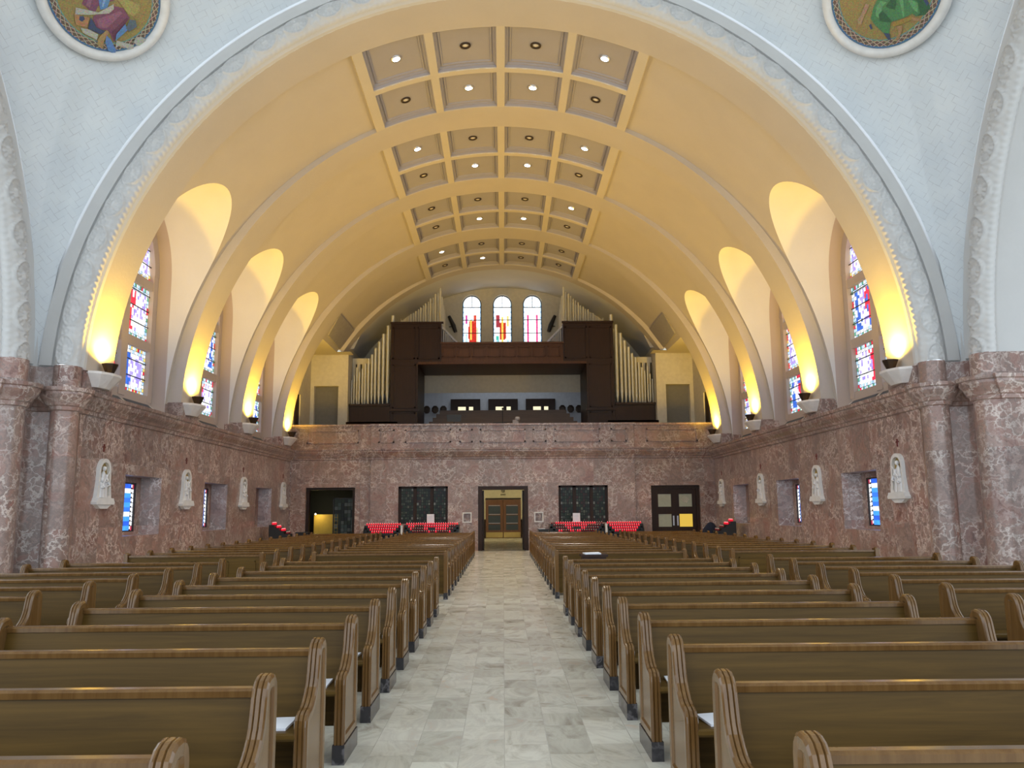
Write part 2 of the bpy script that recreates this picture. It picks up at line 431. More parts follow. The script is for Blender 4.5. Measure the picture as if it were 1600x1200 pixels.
# prototype downlight: ring trim, inner can, bulb
def downlight(lit):
    r = empty('ceiling_light')
    m = MB(); n = 20
    m.loft([[(q*math.cos(2*PI*i/n), q*math.sin(2*PI*i/n), z) for i in range(n)] for q, z in ((.135, .03), (.135, -.03), (.10, -.03), (.095, .05))], True, False, 0, True)
    m.build('trim_ring', 'bronze' if not lit else 'steel', r)
    m = MB(); m.lathe([(.0, -.012), (.095, -.012), (.095, -.026), (.0, -.05)] if lit else [(.0, .0), (.07, .0), (.06, -.015), (.0, -.02)], n=16)
    m.build('diffuser', 'bulb' if lit else 'wax', r)
    return r
PROTO = {0: downlight(0), 1: downlight(1)}; used = {0: 0, 1: 0}
ORD = ['nearest the camera', 'second from the camera', 'third from the camera', 'farthest, above the gallery']
COL = ['outer left', 'inner left', 'inner right', 'outer right']
cth = TE*2/4
for k, (y0, y1) in enumerate(BAYS):
    b = MB(); ym = (y0+y1)/2; bw = .11; bt = .012
    cells = []
    for r, (ya, yb) in enumerate(((y0+.0, ym), (ym, y1))):
        for c_ in range(4):
            ta, tb = -TE+c_*cth, -TE+(c_+1)*cth
            q = [ta+bt, tb-bt, ya+(.02 if r == 0 else bw), yb-(bw if r == 0 else .02)]
            cells.append((r, c_, q))
            steps = [(0, 0, 0), (.02, .0, .01), (.08, .003, .035), (.08, .006, .07), (.12, .009, .10), (.12, .013, .14), (.10, .014, .15), (.10, .017, .18), (.13, .018, .20)]
            def ring(st):
                o, dt, dy = st; A, B2, E, D = q[0]+dt, q[1]-dt, q[2]+dy, q[3]-dy
                pts = [(A+(B2-A)*i/6, E) for i in range(7)] + [(B2, D)] + [(B2-(B2-A)*i/6, D) for i in range(1, 7)]
                return [VP(t, y, o) for t, y in pts]
            rg = [ring(st) for st in steps]
            for i in range(len(rg)-1): b.loft([rg[i], rg[i+1]], True, False, 0 if i == 0 else 1)
            o, dt, dy = steps[-1]
            b.grid(lambda t, y: VP(t, y, o), lin(q[0]+dt, q[1]-dt, 7), [q[2]+dy, q[3]-dy], 1, True)
            # frame strip round the cell
            outer = lambda t, y: VP(t, y, 0)
            for (t1, t2, e1, e2) in ((ta, q[0], ya, yb), (q[1], tb, ya, yb), (q[0], q[1], ya, q[2]), (q[0], q[1], q[3], yb)):
                b.grid(outer, lin(t1, t2, 5 if t2-t1 > .05 else 2), [e1, e2], 0, True)
    for sgn in (-1, 1):
        b.grid(lambda t, y: VP(sgn*t, y, 0), [TE, TE+.018], [y0, y1], 0, False)
        b.grid(lambda o, y: VP(sgn*(TE+.018), y, o), [0, .16], [y0, y1], 0, False)
    struct(b.build('trim_%d' % (11+k), ['coffer_frame', 'coffer_panel']), 'coffered ceiling panel of eight squares, %s' % ORD[k], 'coffered ceiling')
    for r, c_, q in cells:
        lit = LIT[k][r][c_]; tc = (q[0]+q[1])/2; yc = (q[2]+q[3])/2
        o = PROTO[lit] if not used[lit] else copy_tree(PROTO[lit]); used[lit] = 1
        x, y, z = VP(tc, yc, .125); o.location = (x, y, z); o.rotation_euler = (0, tc, 0)
        tag(o, '%s recessed light, %s row %s square, coffered panel %s' % ('glowing' if lit else 'unlit', 'near' if r == 0 else 'far', COL[c_], ORD[k].split(',')[0]), 'ceiling light', 'recessed lights of the coffered ceiling')
        if lit:
            l = bpy.data.lights.new('downlight_beam', 'SPOT'); l.energy = 260; l.color = (1, .93, .82); l.spot_size = math.radians(100); l.spot_blend = .7; l.shadow_soft_size = .1
            lo = bpy.data.objects.new('downlight_beam', l); C.objects.link(lo); x, y, z = VP(tc, yc, .03); lo.location = (x, y, z); lo.rotation_euler = (0, tc, 0)

# ------------------------------------------------------------------ crossing: arches with relief bands, pendentives
CY, H = 7.2, 9.6
def relief(s, u):
    """height of the moulded band at arc length s and position u in [-1,1]."""
    base = .25*math.sqrt(max(0, 1-u*u))
    per = .80; k = math.floor(s/per); x = (s-(k+.5)*per); y = u*.30
    q = math.hypot(x/.29, y/.20); h = 0
    if abs(q-1) < .16: h += .07*(1-abs(q-1)/.16)
    elif q < .84:
        an = math.atan2(y/.20, x/.29); h += .042*(.5+.5*math.cos(an*12))*min(1, q*1.6)*(1 if q > .3 else .4)
        if q < .28: h += .04
    xe = min(abs(x-per/2), abs(x+per/2)); r2 = math.hypot(xe, y)
    if abs(r2-.06) < .03: h += .045*(1-abs(r2-.06)/.03)
    if q > 1.2:
        h += .03*(.5+.5*math.sin(x*48+math.sin(y*30)*2))*(.5+.5*math.cos(y*44))
    return base+h
def arch(prof, plane, swap, sgn, a_from, a_to, name, mats, torus, nseg=200):
    """sweep prof [(r, depth)] along the semi-ellipse; swap puts the arch in a plane of constant x."""
    b = MB()
    def put(r, d, t):
        Bq = r+.12*max(0, min(1, (H-r)/(H-8.7)))
        u, z = r*math.sin(t), ZS+Bq*math.cos(t)
        return (u, d, z) if not swap else (sgn*d, CY+u, z)
    for (seg, mi, smooth) in prof:
        b.grid(lambda t, i: put(seg[i][0], seg[i][1], t), lin(a_from, a_to, nseg), list(range(len(seg))), mi, smooth)
    r0, r1, d0, dirn = torus
    ns = int(abs(a_to-a_from)*9/.022); us = lin(-1, 1, 31)
    us = [math.sin(u*PI/2) for u in us]
    b.grid(lambda t, u: put((r0+r1)/2+u*(r1-r0)/2, d0-dirn*relief((t+PI)*9, u), t), lin(a_from, a_to, ns), us, 0, True)
    return struct(b.build(name, mats))
T0 = math.acos(.35/8.9)
arch([([(8.68, 17.05), (8.68, 16.95), (8.71, 16.86)], 0, False), ([(9.20, 16.89), (9.21, 16.86), (9.25, 16.84), (9.26, 16.78), (9.52, 16.78), (9.54, 16.84), (9.7, 16.86)], 0, False)],
     0, False, 1, -T0, T0, 'trim_15', ['arch_plaster'], (8.70, 9.21, 16.88, 1), 120)
for sgn, nm in ((-1, 'trim_16'), (1, 'trim_17')):
    arch([([(8.42, 12.5), (8.42, 9.62), (8.48, 9.60)], 0, True), ([(9.12, 9.66), (9.14, 9.64), (9.18, 9.58), (9.20, 9.54), (9.46, 9.54), (9.5, 9.6), (9.7, 9.62)], 0, False)],
         0, True, sgn, -T0, T0, nm, ['arch_plaster'], (8.46, 9.14, 9.62, 1), 120)
# sail vault / pendentives
R = H*math.sqrt(2)
b = MB(); phis = []
for q in range(4):
    for i in range(90): phis.append(-PI/4+q*PI/2+PI/2*i/90)
phis.append(phis[0]+2*PI)
def sph(ph, t):
    rm = min(R, H/max(abs(math.cos(ph)), abs(math.sin(ph)))); e0 = math.acos(min(1, rm/R)); e = e0+(PI/2-e0)*t
    return ph, e
def SP(ph, t):
    ph, e = sph(ph, t); return (R*math.cos(e)*math.cos(ph), CY+R*math.cos(e)*math.sin(ph), ZS+R*math.sin(e))
def SUV(ph, t):
    ph, e = sph(ph, t); q = round((ph)/(PI/2)-.5)  # quadrant whose diagonal is nearest
    dd = PI/4+q*PI/2
    return ((ph-dd)*R*math.cos(e)*1.0, e*R)
b.grid(SP, phis, lin(0, .5, 60)+lin(.52, 1, 16), 0, True, SUV)
struct(b.build('ceiling.002', 'herringbone_tile', fix=True), 'pale blue-white tiled pendentives over the crossing', 'ceiling')

# mosaic medallions
def medallion(center, crop, polys, label):
    c = Vector((0, CY, ZS)); p = Vector(center); n = (c-p).normalized()
    ex = n.cross(Vector((0, 0, 1))).normalized(); ex = -ex; 
    if ex.x < 0: ex = -ex
    ez = ex.cross(n); ez = ez if ez.z > 0 else -ez
    root = empty('mosaic_medallion', p)
    mat = lambda u, v, h: ex*u+ez*v+n*h
    def circ(r, h, n_=64): return [mat(r*math.cos(2*PI*i/n_), r*math.sin(2*PI*i/n_), h) for i in range(n_)]
    m = MB(); rr = []
    for i in range(13):
        a = PI*i/12; rr.append(circ(1.15-.105*math.cos(a), .0+.14*math.sin(a)))
    m.loft(rr, True, False, 0, True); m.build('frame', 'white_stone', root)
    m = MB(); Rm = 1.05
    def ringc(r0, r1, h, col, n_=64):
        a, b_ = circ(r0*Rm, h, n_), circ(r1*Rm, h, n_)
        m.add(a+b_, [(i, (i+1) % n_, n_+(i+1) % n_, n_+i) for i in range(n_)], 0, col)
    m.add(circ(Rm, .06), [tuple(range(64))], 0, (.36, .27, .09))
    ringc(.845, 1.0, .062, (.17, .11, .08)); ringc(.84, .865, .064, (.18, .34, .30)); ringc(.965, 1.0, .064, (.08, .20, .36))
    nl = 44
    for i in range(nl):
        for d in (-1, 1):
            a0 = 2*PI*i/nl; a1 = a0+d*2*PI/nl*1.4
            P0 = Vector((math.cos(a0)*.86, math.sin(a0)*.86)); P1 = Vector((math.cos(a1)*.97, math.sin(a1)*.97)); dn = (P1-P0).normalized(); pn = Vector((-dn.y, dn.x))*.007
            m.add([mat(*(q*Rm), .066) for q in (P0+pn, P0-pn, P1-pn, P1+pn)], [(0, 1, 2, 3)], 0, (.58, .46, .34))
    ox, oy, sc, cx, cy, rpx = crop
    for k, (col, pts) in enumerate(polys):
        vs = [mat((ox+x*sc-cx)/rpx*Rm, -(oy+y*sc-cy)/rpx*Rm, .068+.0015*k) for x, y in pts]
        m.add(vs, [tuple(range(len(vs)))], 0, col)
    m.build('mosaic', 'mosaic', root, fix=False)
    tag(root, label, 'mosaic')
PU, BL, NV, PA, OR_ = (.24, .085, .14), (.13, .27, .55), (.06, .08, .17), (.50, .50, .42), (.50, .26, .12)
medallion((-7.84, 15.07, 11.76), (40, 0, .15, 160, -2, 86), [
    (PU, [(600, -120), (900, -140), (900, 0), (760, 120), (750, 190), (700, 200), (610, 160)]),
    (PU, [(740, 240), (900, 60), (1000, 40), (1090, 110), (1060, 200), (1000, 420), (930, 330), (800, 340), (750, 280)]),
    ((.34, .14, .21), [(780, 260), (980, 80), (1010, 90), (900, 300), (820, 330)]),
    ((.16, .05, .09), [(950, 330), (1060, 120), (1080, 130), (1000, 410)]),
    ((.34, .14, .21), [(650, -60), (690, -60), (690, 170), (650, 160)]),
    ((.42, .36, .12), [(860, -60), (1150, -60), (1170, 0), (1120, 80), (1060, 80), (1000, 30)]),
    (BL, [(760, -80), (860, -60), (850, 100), (790, 150), (750, 60)]), ((.28, .45, .68), [(790, -40), (820, -40), (810, 110), (795, 110)]),
    (PA, [(560, 220), (780, 180), (900, 40), (915, 90), (880, 150), (700, 240), (570, 290)]),
    (OR_, [(560, 290), (710, 270), (710, 370), (600, 390)]), (NV, [(615, 290), (650, 275), (670, 300), (650, 335), (618, 330)]),
    (NV, [(720, 260), (760, 300), (800, 340), (900, 340), (850, 390), (720, 380)]),
    (PA, [(650, 400), (740, 385), (830, 400), (830, 460), (680, 440)]), (PA, [(1020, 390), (1200, 370), (1210, 430), (1060, 430), (1030, 480)]),
    ((.46, .28, .12), [(860, 390), (900, 320), (930, 340), (900, 440), (910, 520), (850, 510), (838, 450)]),
    (BL, [(910, 380), (960, 400), (1040, 490), (1040, 545), (960, 520), (915, 450)]), (BL, [(1060, 190), (1100, 240), (1010, 400), (1000, 330)]),
    ((.12, .16, .20), [(1090, 130), (1150, 110), (1180, 170), (1120, 250), (1080, 230)]),
    (PA, [(1200, 280), (1250, 255), (1300, 260), (1320, 330), (1230, 360), (1190, 340)])],
    'round mosaic medallion of a seated figure in purple and blue robes, gold ground')
GR, DG, GD = (.09, .26, .10), (.045, .14, .06), (.40, .26, .06)
medallion((7.74, 15.10, 11.83), (1280, 0, .1375, 1386, -7, 88), [
    (DG, [(1060, -60), (1150, 60), (1200, 290), (1200, 320), (1130, 370), (1050, 350), (1040, 200)]),
    (NV, [(1090, 0), (1140, 0), (1200, 260), (1170, 280)]),
    (GR, [(600, 60), (720, -60), (950, -80), (1000, 60), (1090, 200), (1080, 330), (1030, 350), (1000, 300), (900, 310), (760, 300), (740, 310), (700, 420), (640, 400), (560, 250), (540, 170)]),
    ((.16, .40, .17), [(640, 60), (700, 20), (760, 60), (700, 90), (640, 220), (600, 160)]), ((.16, .40, .17), [(900, -20), (950, 60), (910, 290), (890, 300), (900, 150)]),
    (DG, [(740, 100), (880, 0), (900, 20), (830, 180), (760, 130)]), (DG, [(640, 160), (690, 130), (760, 290), (740, 300), (630, 240)]),
    ((.16, .40, .17), [(980, 80), (1085, 210), (1060, 320), (1020, 250)]),
    (GD, [(750, 310), (980, 320), (1000, 360), (860, 370), (760, 360)]),
    ((.45, .28, .18), [(390, 120), (440, 90), (530, -20), (570, 10), (470, 120), (420, 190), (385, 180)]),
    ((.45, .26, .13), [(800, 370), (860, 390), (840, 450), (780, 530), (740, 520), (800, 460)]), ((.45, .26, .13), [(980, 330), (1080, 400), (1060, 420), (990, 380)]),
    (NV, [(640, 390), (700, 420), (700, 500), (670, 490)]), (NV, [(500, 240), (530, 230), (530, 290), (510, 290)]),
    ((.40, .36, .34), [(1160, 80), (1300, -20), (1330, 0), (1180, 120)])],
    'round mosaic medallion of a seated figure in green robes, gold ground')

# ------------------------------------------------------------------ stained glass
WHT, LB, DB, GN, RD, AM, VI = (.95, .97, 1.0), (.45, .70, 1.0), (.03, .12, .55), (.10, .38, .25), (.75, .02, .06), (.9, .65, .15), (.35, .28, .85)
def glazing(P, u0, u1, z0, z1, mb, lead, top=None, scheme=0, cell=.09, lw=.011):
    """P(u,z,d)->xyz; fills a light with border quarries and a figure field; top(u)->z limits an arched head."""
    nu = max(5, int((u1-u0)/cell)); nz = max(4, int((z1-z0)/cell)); du = (u1-u0)/nu; dz = (z1-z0)/nz
    rs = random.Random(int(scheme*97+u0*31+z0*57))
    bord = [[LB, WHT, GN], [WHT, LB, AM], [LB, GN, WHT]][scheme % 3]
    field = [[(RD, .25), (DB, .45), (WHT, 1)], [(DB, .5), (VI, .7), (WHT, 1)], [(RD, .35), (WHT, .8), (VI, 1)]][scheme % 3]
    for i in range(nu):
        for j in range(nz):
            a, c = u0+i*du, u0+(i+1)*du; e, f = z0+j*dz, z0+(j+1)*dz
            if top:
                t_ = min(top(a), top(c))
                if e >= max(top(a), top(c)): continue
            edge = min(i, nu-1-i, j, nz-1-j if not top else 9)
            if edge == 0: col = bord[(i+j) % 3] if rs.random() < .8 else RD
            elif edge == 1: col = WHT if rs.random() < .7 else LB
            else:
                x = (i+.5)/nu-.5; w = math.sin(j*.55+scheme)*.10
                if abs(x-w) < .14: col = WHT if rs.random() < .75 else VI
                elif x < w: col = field[0][0] if rs.random() < .7 else field[1][0]
                else: col = field[1][0] if rs.random() < .75 else field[2][0]
            k = rs.uniform(.75, 1.1); col = tuple(q*k for q in col)
            g = lw if edge < 2 else 0
            za, zb, zc_, zd = e, e, f, f
            if top: zc_ = min(f, top(c)); zd = min(f, top(a)); za = min(e, top(a)); zb = min(e, top(c))
            jig = .25*du if edge >= 2 else 0
            mb.quad(P(a+g, za+g, 0), P(c-g, zb+g, 0), P(c-g+rs.uniform(0, jig), zc_-g*.2, 0), P(a+g+rs.uniform(-jig, 0)*0, zd-g*.2, 0), 0, col)
    # backing lead sheet a little behind the quarries and saddle bars in front
    for j in range(1, int((z1-z0)/.42)+1):
        z = z0+j*.42
        if z < z1-.06 and (not top or z < top((u0+u1)/2)-.15):
            ua, ub = u0, u1
            if top:
                while top(ua) < z and ua < (u0+u1)/2: ua += .02
                while top(ub) < z and ub > (u0+u1)/2: ub -= .02
            pts = [P(ua, z-.012, -.01), P(ub, z-.012, -.01), P(ub, z+.012, -.01), P(ua, z+.012, -.01)]; q = [P(ua, z-.012, -.03), P(ub, z-.012, -.03), P(ub, z+.012, -.03), P(ua, z+.012, -.03)]
            lead.loft([pts, q])

def side_window(sgn, k):
    y0, y1 = BAYS[k]; yc = (y0+y1)/2; n = (k*2+1+(0 if sgn < 0 else 1))
    root = struct(empty('window_%d' % n, (sgn*XN, yc, 4.5)), 'tall arched stained glass window, %s in the %s wall' % (['nearest the camera', 'middle one', 'farthest one'][k], 'left' if sgn < 0 else 'right'), 'window')
    # local coords relative to root
    P = lambda u, z, d: (sgn*d, u, z-4.5)
    hwv = HW-.08
    head = lambda u, r=hwv: ZA+math.sqrt(max(0, r*r-u*u))
    f = MB()
    def bar(ua, ub, za, zb, d0=-.12, d1=.10):
        x0_, x1_ = sorted((sgn*d0, sgn*d1)); f.box(x0_, ua, za-4.5, x1_, ub, zb-4.5)
    bar(-hwv, -hwv+.26, 4.5, ZA+.2); bar(hwv-.26, hwv, 4.5, ZA+.2)
    bar(-.17, .17, 4.5, 9.2, -.135, .09); [bar(-hwv+.05, hwv-.05, z_, z_+.24, -.105, .08) for z_ in (4.42, 5.84, 7.50)]
    N = 28
    for i in range(N):
        a0, a1 = PI*i/N, PI*(i+1)/N; q = []
        for d in (-.128, .094):
            q.append([P(r*math.cos(a), ZA+r*math.sin(a), d) for r, a in ((hwv+.08, a0), (hwv+.08, a1), (hwv-.26, a1), (hwv-.26, a0))])
        f.loft(q)
    f.build('frame', 'stone_reveal', root)
    g = MB(); ld = MB()
    ri = hwv-.26
    tp = lambda u: ZA+math.sqrt(max(0, ri*ri-u*u))
    for side in (-1, 1):
        a, c = sorted((side*.17, side*ri))
        glazing(P, a, c, 4.66, 5.84, g, ld, None, k+(1 if side > 0 else 0)+(sgn > 0))
        glazing(P, a, c, 6.08, 7.50, g, ld, None, k+2*(side > 0)+(sgn > 0))
        glazing(P, a, c, 7.74, 9.62, g, ld, tp, k+1)
    g.build('pane', 'stained_glass', root)
    ld.box(*((sgn*.015, -hwv, 0) if sgn > 0 else (-.04, -hwv, 0)), *((.04, hwv, 3.45) if sgn > 0 else (-.015, hwv, 3.45)))
    ld.build('leading', 'lead', root)
    # sloping sill with two dark floor vents
    s_ = MB(); xin = 9.04
    s_.add([(sgn*(xin-XN), -HW, -.37), (sgn*(xin-XN), HW, -.37), (0, HW, 0), (0, -HW, 0)], [(0, 1, 2, 3)])
    s_.build('sill', 'white_plaster', root)
    v = MB()
    for a, c in ((-1.55, -.12), (.12, 1.6)):
        pts = []
        for q, u in ((.1, a), (.1, c), (.85, c), (.85, a)): pts.append((sgn*((xin-XN)*(1-q)), u, -.37+.37*q+.012))
        v.add(pts, [(0, 1, 2, 3)])
        lo = [(p[0], p[1], p[2]+.012) for p in pts]; v.add(lo, [(0, 1, 2, 3)])
    v.build('vent', 'vent_grate', root, fix=False)
for k in range(3):
    for sgn in (-1, 1): side_window(sgn, k)

# narrow slot windows low in the side walls
for k, (ya, yb) in enumerate(SLOTS):
    for sgn in (-1, 1):
        root = struct(empty('window_%d' % (7+k*2+(sgn > 0)), (sgn*9.29, (ya+yb)/2, 1.16)), 'small deep-set rectangular stained glass window low in the %s marble wall, %s' % ('left' if sgn < 0 else 'right', ['nearest the camera', 'middle one', 'farthest one'][k]), 'window')
        g = MB(); ld = MB(); w = (yb-ya)/2-.42
        P = lambda u, z, d: (sgn*d, u, z)
        def bd(a, c, e, f_, col): g.quad(P(a, e, 0), P(c, e, 0), P(c, f_, 0), P(a, f_, 0), 0, col)
        rs = random.Random(k)
        nz = 10; w2 = w-.06
        for j in range(nz):
            e, f_ = .03+1.14*j/nz, .03+1.14*(j+1)/nz-.014
            for sd in (-1, 1):
                a, c = sorted((sd*w2, sd*(w2-.06))); bd(a, c, e, f_, WHT if j not in (0, nz-1) else (.5, .05, .1))
                a, c = sorted((sd*(w2-.075), sd*(w2-.13))); bd(a, c, e+.03, f_, WHT)
            bd(-w2+.15, w2-.15, e, f_+.014, [(.03, .16, .8), (.05, .3, .95), (.02, .1, .6)][rs.randrange(3)] if rs.random() < .85 else (.8, .9, 1))
        g.build('pane', 'stained_glass', root)
        ld.box(*((.02, -w, -.0) if sgn > 0 else (-.05, -w, 0)), *((.05, w, 1.2) if sgn > 0 else (-.02, w, 1.2)))
        for a in (-w, w-.05): ld.box(-.03, a, 0, .03, a+.05, 1.2)
        ld.box(-.03, -w, 0, .03, w, .03); ld.box(-.03, -w, 1.17, .03, w, 1.2)
        ld.build('frame', 'lead', root)

# ------------------------------------------------------------------ wall lamps on their brackets
def wall_lamp(sgn):
    r = empty('wall_uplight')
    b = MB()   # tapering bracket; local origin on the rib face
    top = [(0, -.55), (.24, -.42), (.36, -.12), (.36, .22), (.22, .50), (0, .58)]; bot = [(0, -.34), (.12, -.26), (.17, -.08), (.17, .12), (.10, .28), (0, .34)]
    rg = [[(-sgn*x, y, z) for x, y in pl] for pl, z in ((bot, -.32), ([(x*1.02, y*1.02) for x, y in top], -.05), (top, 0.0))]
    b.loft(rg); b.build('bracket', 'bracket_paint', r)
    b = MB(); b.lathe([(.07, 0), (.09, .02), (.17, .2), (.175, .22), (.155, .22), (.14, .17)], (-sgn*.21, 0, 0), 8, 0, False); b.build('cup', 'bronze', r)
    b = MB(); b.lathe([(.0, .185), (.13, .185), (.13, .175), (.0, .175)], (-sgn*.21, 0, 0), 12); b.build('diffuser', 'lamp_glow', r)
    return r
WHICH = ['beside the crossing arch', 'between the first and second tall windows', 'between the second and third tall windows', 'at the gallery rail']
for sgn in (-1, 1):
    pr = wall_lamp(sgn)
    for k in range(4):
        y0, y1 = RIBS[k]; yc = (y0+y1)/2-.02
        o = pr if k == 0 else copy_tree(pr)
        o.location = (sgn*8.655, yc, 4.56)
        tag(o, 'dark cup uplight on a white bracket, %s, %s wall' % (WHICH[k], 'left' if sgn < 0 else 'right'), 'wall lamp', 'uplights along the side walls')
        l = bpy.data.lights.new('uplight_beam', 'SPOT'); l.energy = 570; l.color = (1, .60, .05); l.spot_size = math.radians(168); l.spot_blend = .6; l.shadow_soft_size = .09
        lo = bpy.data.objects.new('uplight_beam', l); C.objects.link(lo)
        lo.location = (sgn*8.44, yc, 4.86); lo.rotation_euler = (PI, sgn*math.radians(0), 0)

# ------------------------------------------------------------------ stations of the way: marble reliefs
def relief_plaque(sgn, seed):
    rs = random.Random(seed); r = empty('relief_plaque')
    X = lambda d: -sgn*d
    def arched(w, h0, h1, n=10): return [(-w, h0), (w, h0)]+[(w*math.cos(PI*i/n), h1-w+w*math.sin(PI*i/n)) for i in range(n+1)]
    b = MB()
    outer = [(-.34, .14), (.34, .14), (.27, .5)]+[(.26*math.cos(PI*i/12), .76+.24*math.sin(PI*i/12)) for i in range(13)]+[(-.27, .5)]
    inner = [(-.23, .2), (.23, .2), (.205, .5)]+[(.195*math.cos(PI*i/12), .74+.18*math.sin(PI*i/12)) for i in range(13)]+[(-.205, .5)]
    n = len(outer)
    O0 = [(X(0), u, v) for u, v in outer]; O1 = [(X(.08), u, v) for u, v in outer]; I1 = [(X(.08), u, v) for u, v in inner]; I0 = [(X(.01), u, v) for u, v in inner]
    b.loft([O0, O1, I1, I0], True, False)
    b.build('frame', 'white_stone', r)
    g = MB(); g.add(I0, [tuple(range(n))]); g.build('ground', 'gold_ground', r)
    s_ = MB(); s_.prism([(-.40, 0), (.40, 0), (.42, .05), (.38, .09), (.36, .14), (-.36, .14), (-.38, .09), (-.42, .05)], 'x', *sorted((X(0), X(.13))))
    s_.prism([(-.16, -.09), (.16, -.09), (.34, 0), (-.34, 0)], 'x', *sorted((X(0), X(.09)))); s_.build('shelf', 'white_stone', r)
    f = MB()
    def fig(u, h, w, lean):
        nn = 14; rg = []
        for z, q in ((0, 1), (.12, .92), (.3, .8), (.45, .72), (.58, .8), (.72, .85), (.8, .4), (.83, .3)):
            rg.append([(X(.055)+.05*q*math.cos(2*PI*i/nn)*(1+.16*math.cos(i*2.6)), u+lean*z+w*q*math.sin(2*PI*i/nn)*(1+.1*math.cos(i*2.6+1)), .15+h*z) for i in range(nn)])
        f.loft(rg, True, True, 0, True)
        f.lathe([(.0, -.055), (.035, -.04), (.05, 0), (.042, .04), (.0, .06)], (X(.07), u+lean*.9, .15+h*.9), 8)
        f.tube([(X(.08), u+lean*.7+w*.7, .15+h*.7), (X(.12), u+lean*.6+w*.9, .15+h*.52), (X(.10), u+lean*.5+w*.1, .15+h*.5)], [.03, .028, .022], 6)
    fig(rs.uniform(-.08, -.03), rs.uniform(.62, .72), .10, rs.uniform(-.06, .06)); fig(rs.uniform(.07, .12), rs.uniform(.4, .6), .09, rs.uniform(-.08, .05)); fig(-.16, rs.uniform(.3, .45), .06, .02)
    f.tube([(X(.09), -.18, .35), (X(.10), .14, .72)], .018, 6)
    f.build('figures', 'figure_stone', r)
    return r
ST = [18.3, 23.1, 28.2, 33.3]
for sgn in (-1, 1):
    for k, y in enumerate(ST):
        r = relief_plaque(sgn, k*3+(sgn > 0)); r.location = (sgn*8.8, y, 1.80)
        tag(r, 'arched white marble relief, %s wall, %s' % ('left' if sgn < 0 else 'right', ['nearest the camera', 'between the first two slot windows', 'between the last two slot windows', 'in the far corner by the gallery']
            [k]), 'relief', 'carved reliefs along the side walls')
        c = MB(); x0_, x1_ = sorted((0, -sgn*.02)); c.box(x0_, -.02, 0, x1_, .02, .17); c.box(x0_, -.06, .09, x1_, .06, .12)
        o = c.build('wall_cross', 'red_marble', loc=(sgn*8.8, y, 2.95)); tag(o, 'tiny dark red cross, %s wall, above the relief %s' % ('left' if sgn < 0 else 'right', ['nearest the camera', 'second from the camera', 'third from the camera', 'in the far corner'][k]), 'cross', 'small crosses above the reliefs')

# ------------------------------------------------------------------ back wall and gallery parapet
b = MB()
yw = 34.4
hl = [(-8.13, -6.1, 0, 2.6), (6.12, 8.15, 0, 2.6)]
Pb = lambda u, v, d: (u, yw+d, v)
holed(b, Pb, -8.8, -5.45, 0, 5.12, [(-8.13, -6.1, 0, 2.6, .35)]); holed(b, Pb, 5.45, 8.8, 0, 5.12, [(6.12, 8.15, 0, 2.6, .35)])
Pc = lambda u, v, d: (u, 34.25+d, v)
holed(b, Pc, -5.45, 5.45, 0, 5.12, [(-4.31, -2.27, 1.1, 2.62, .3), (-1.03, 1.03, 0, 2.61, .5), (2.28, 4.32, 1.1, 2.62, .3), (-1.62, -1.34, 1.18, 1.5, .12), (1.32, 1.6, 1.18, 1.5, .12)])
for s_ in (-1, 1): b.quad((s_*5.45, 34.25, 0), (s_*5.45, 34.4, 0), (s_*5.45, 34.4, 5.12), (s_*5.45, 34.25, 5.12))
for u in (-1.48, 1.46): b.quad((u-.14, 34.37, 1.18), (u+.14, 34.37, 1.18), (u+.14, 34.37, 1.5), (u-.14, 34.37, 1.5))
# coping
b.box(-8.8, 34.32, 5.12, 8.8, 34.8, 5.2); b.box(-5.5, 34.17, 5.12, 5.5, 34.32, 5.2)
b.box(-8.8, 34.7, 4.1, 8.8, 34.75, 5.15)
# panel mouldings on the parapet
for a, c in ((-8.15, -6.0), (-5.15, -4.5), (-4.05, -2.15), (-1.8, -1.25), (-.95, .95), (1.25, 1.8), (2.15, 4.05), (4.5, 5.15), (6.0, 8.15)):
    y_ = 34.25 if abs(a+c)/2 < 5.4 else 34.4
    w_ = .06
    for q in ((a, 4.42, c, 4.42+w_), (a, 4.97-w_, c, 4.97), (a, 4.42, a+w_, 4.97), (c-w_, 4.42, c, 4.97)): b.box(q[0], y_-.05, q[1], q[2], y_, q[3])
# stone door surrounds
for a, c in ((-8.13, -6.1), (6.12, 8.15)):
    for q in ((a-.2, 0, a, 2.82), (c, 0, c+.2, 2.82), (a, 2.6, c, 2.82)): b.box(q[0], 34.37, q[1], q[2], 34.4, q[3])
struct(b.build('wall_back', 'pink_marble', weld=True))
# cornice across the back wall
b = MB()
pp = [(-8.8, 34.4), (-5.45, 34.4), (-5.45, 34.25), (5.45, 34.25), (5.45, 34.4), (8.8, 34.4)]
b.loft([[(x, y, z+.06) for x, y in offset_path(pp, -d*.7)] for d, z in COR], False, False, 0, False)
struct(b.build('trim_18', 'pink_marble'), 'marble cornice below the gallery rail', 'cornice')
# small framed niches by the door
for sx, u in (('left', -1.48), ('right', 1.46)):
    m = MB()
    for q in ((-.19, -.05, -.14, .37), (.14, -.05, .19, .37), (-.14, .32, .14, .37), (-.14, -.05, .14, 0)): m.box(q[0], -.03, q[1], q[2], 0.01, q[3])
    r = m.build('holy_water_niche', 'white_stone', loc=(u, 34.245, 1.18)); tag(r, 'small pale framed holy water niche in the marble %s of the central door' % sx, 'niche')

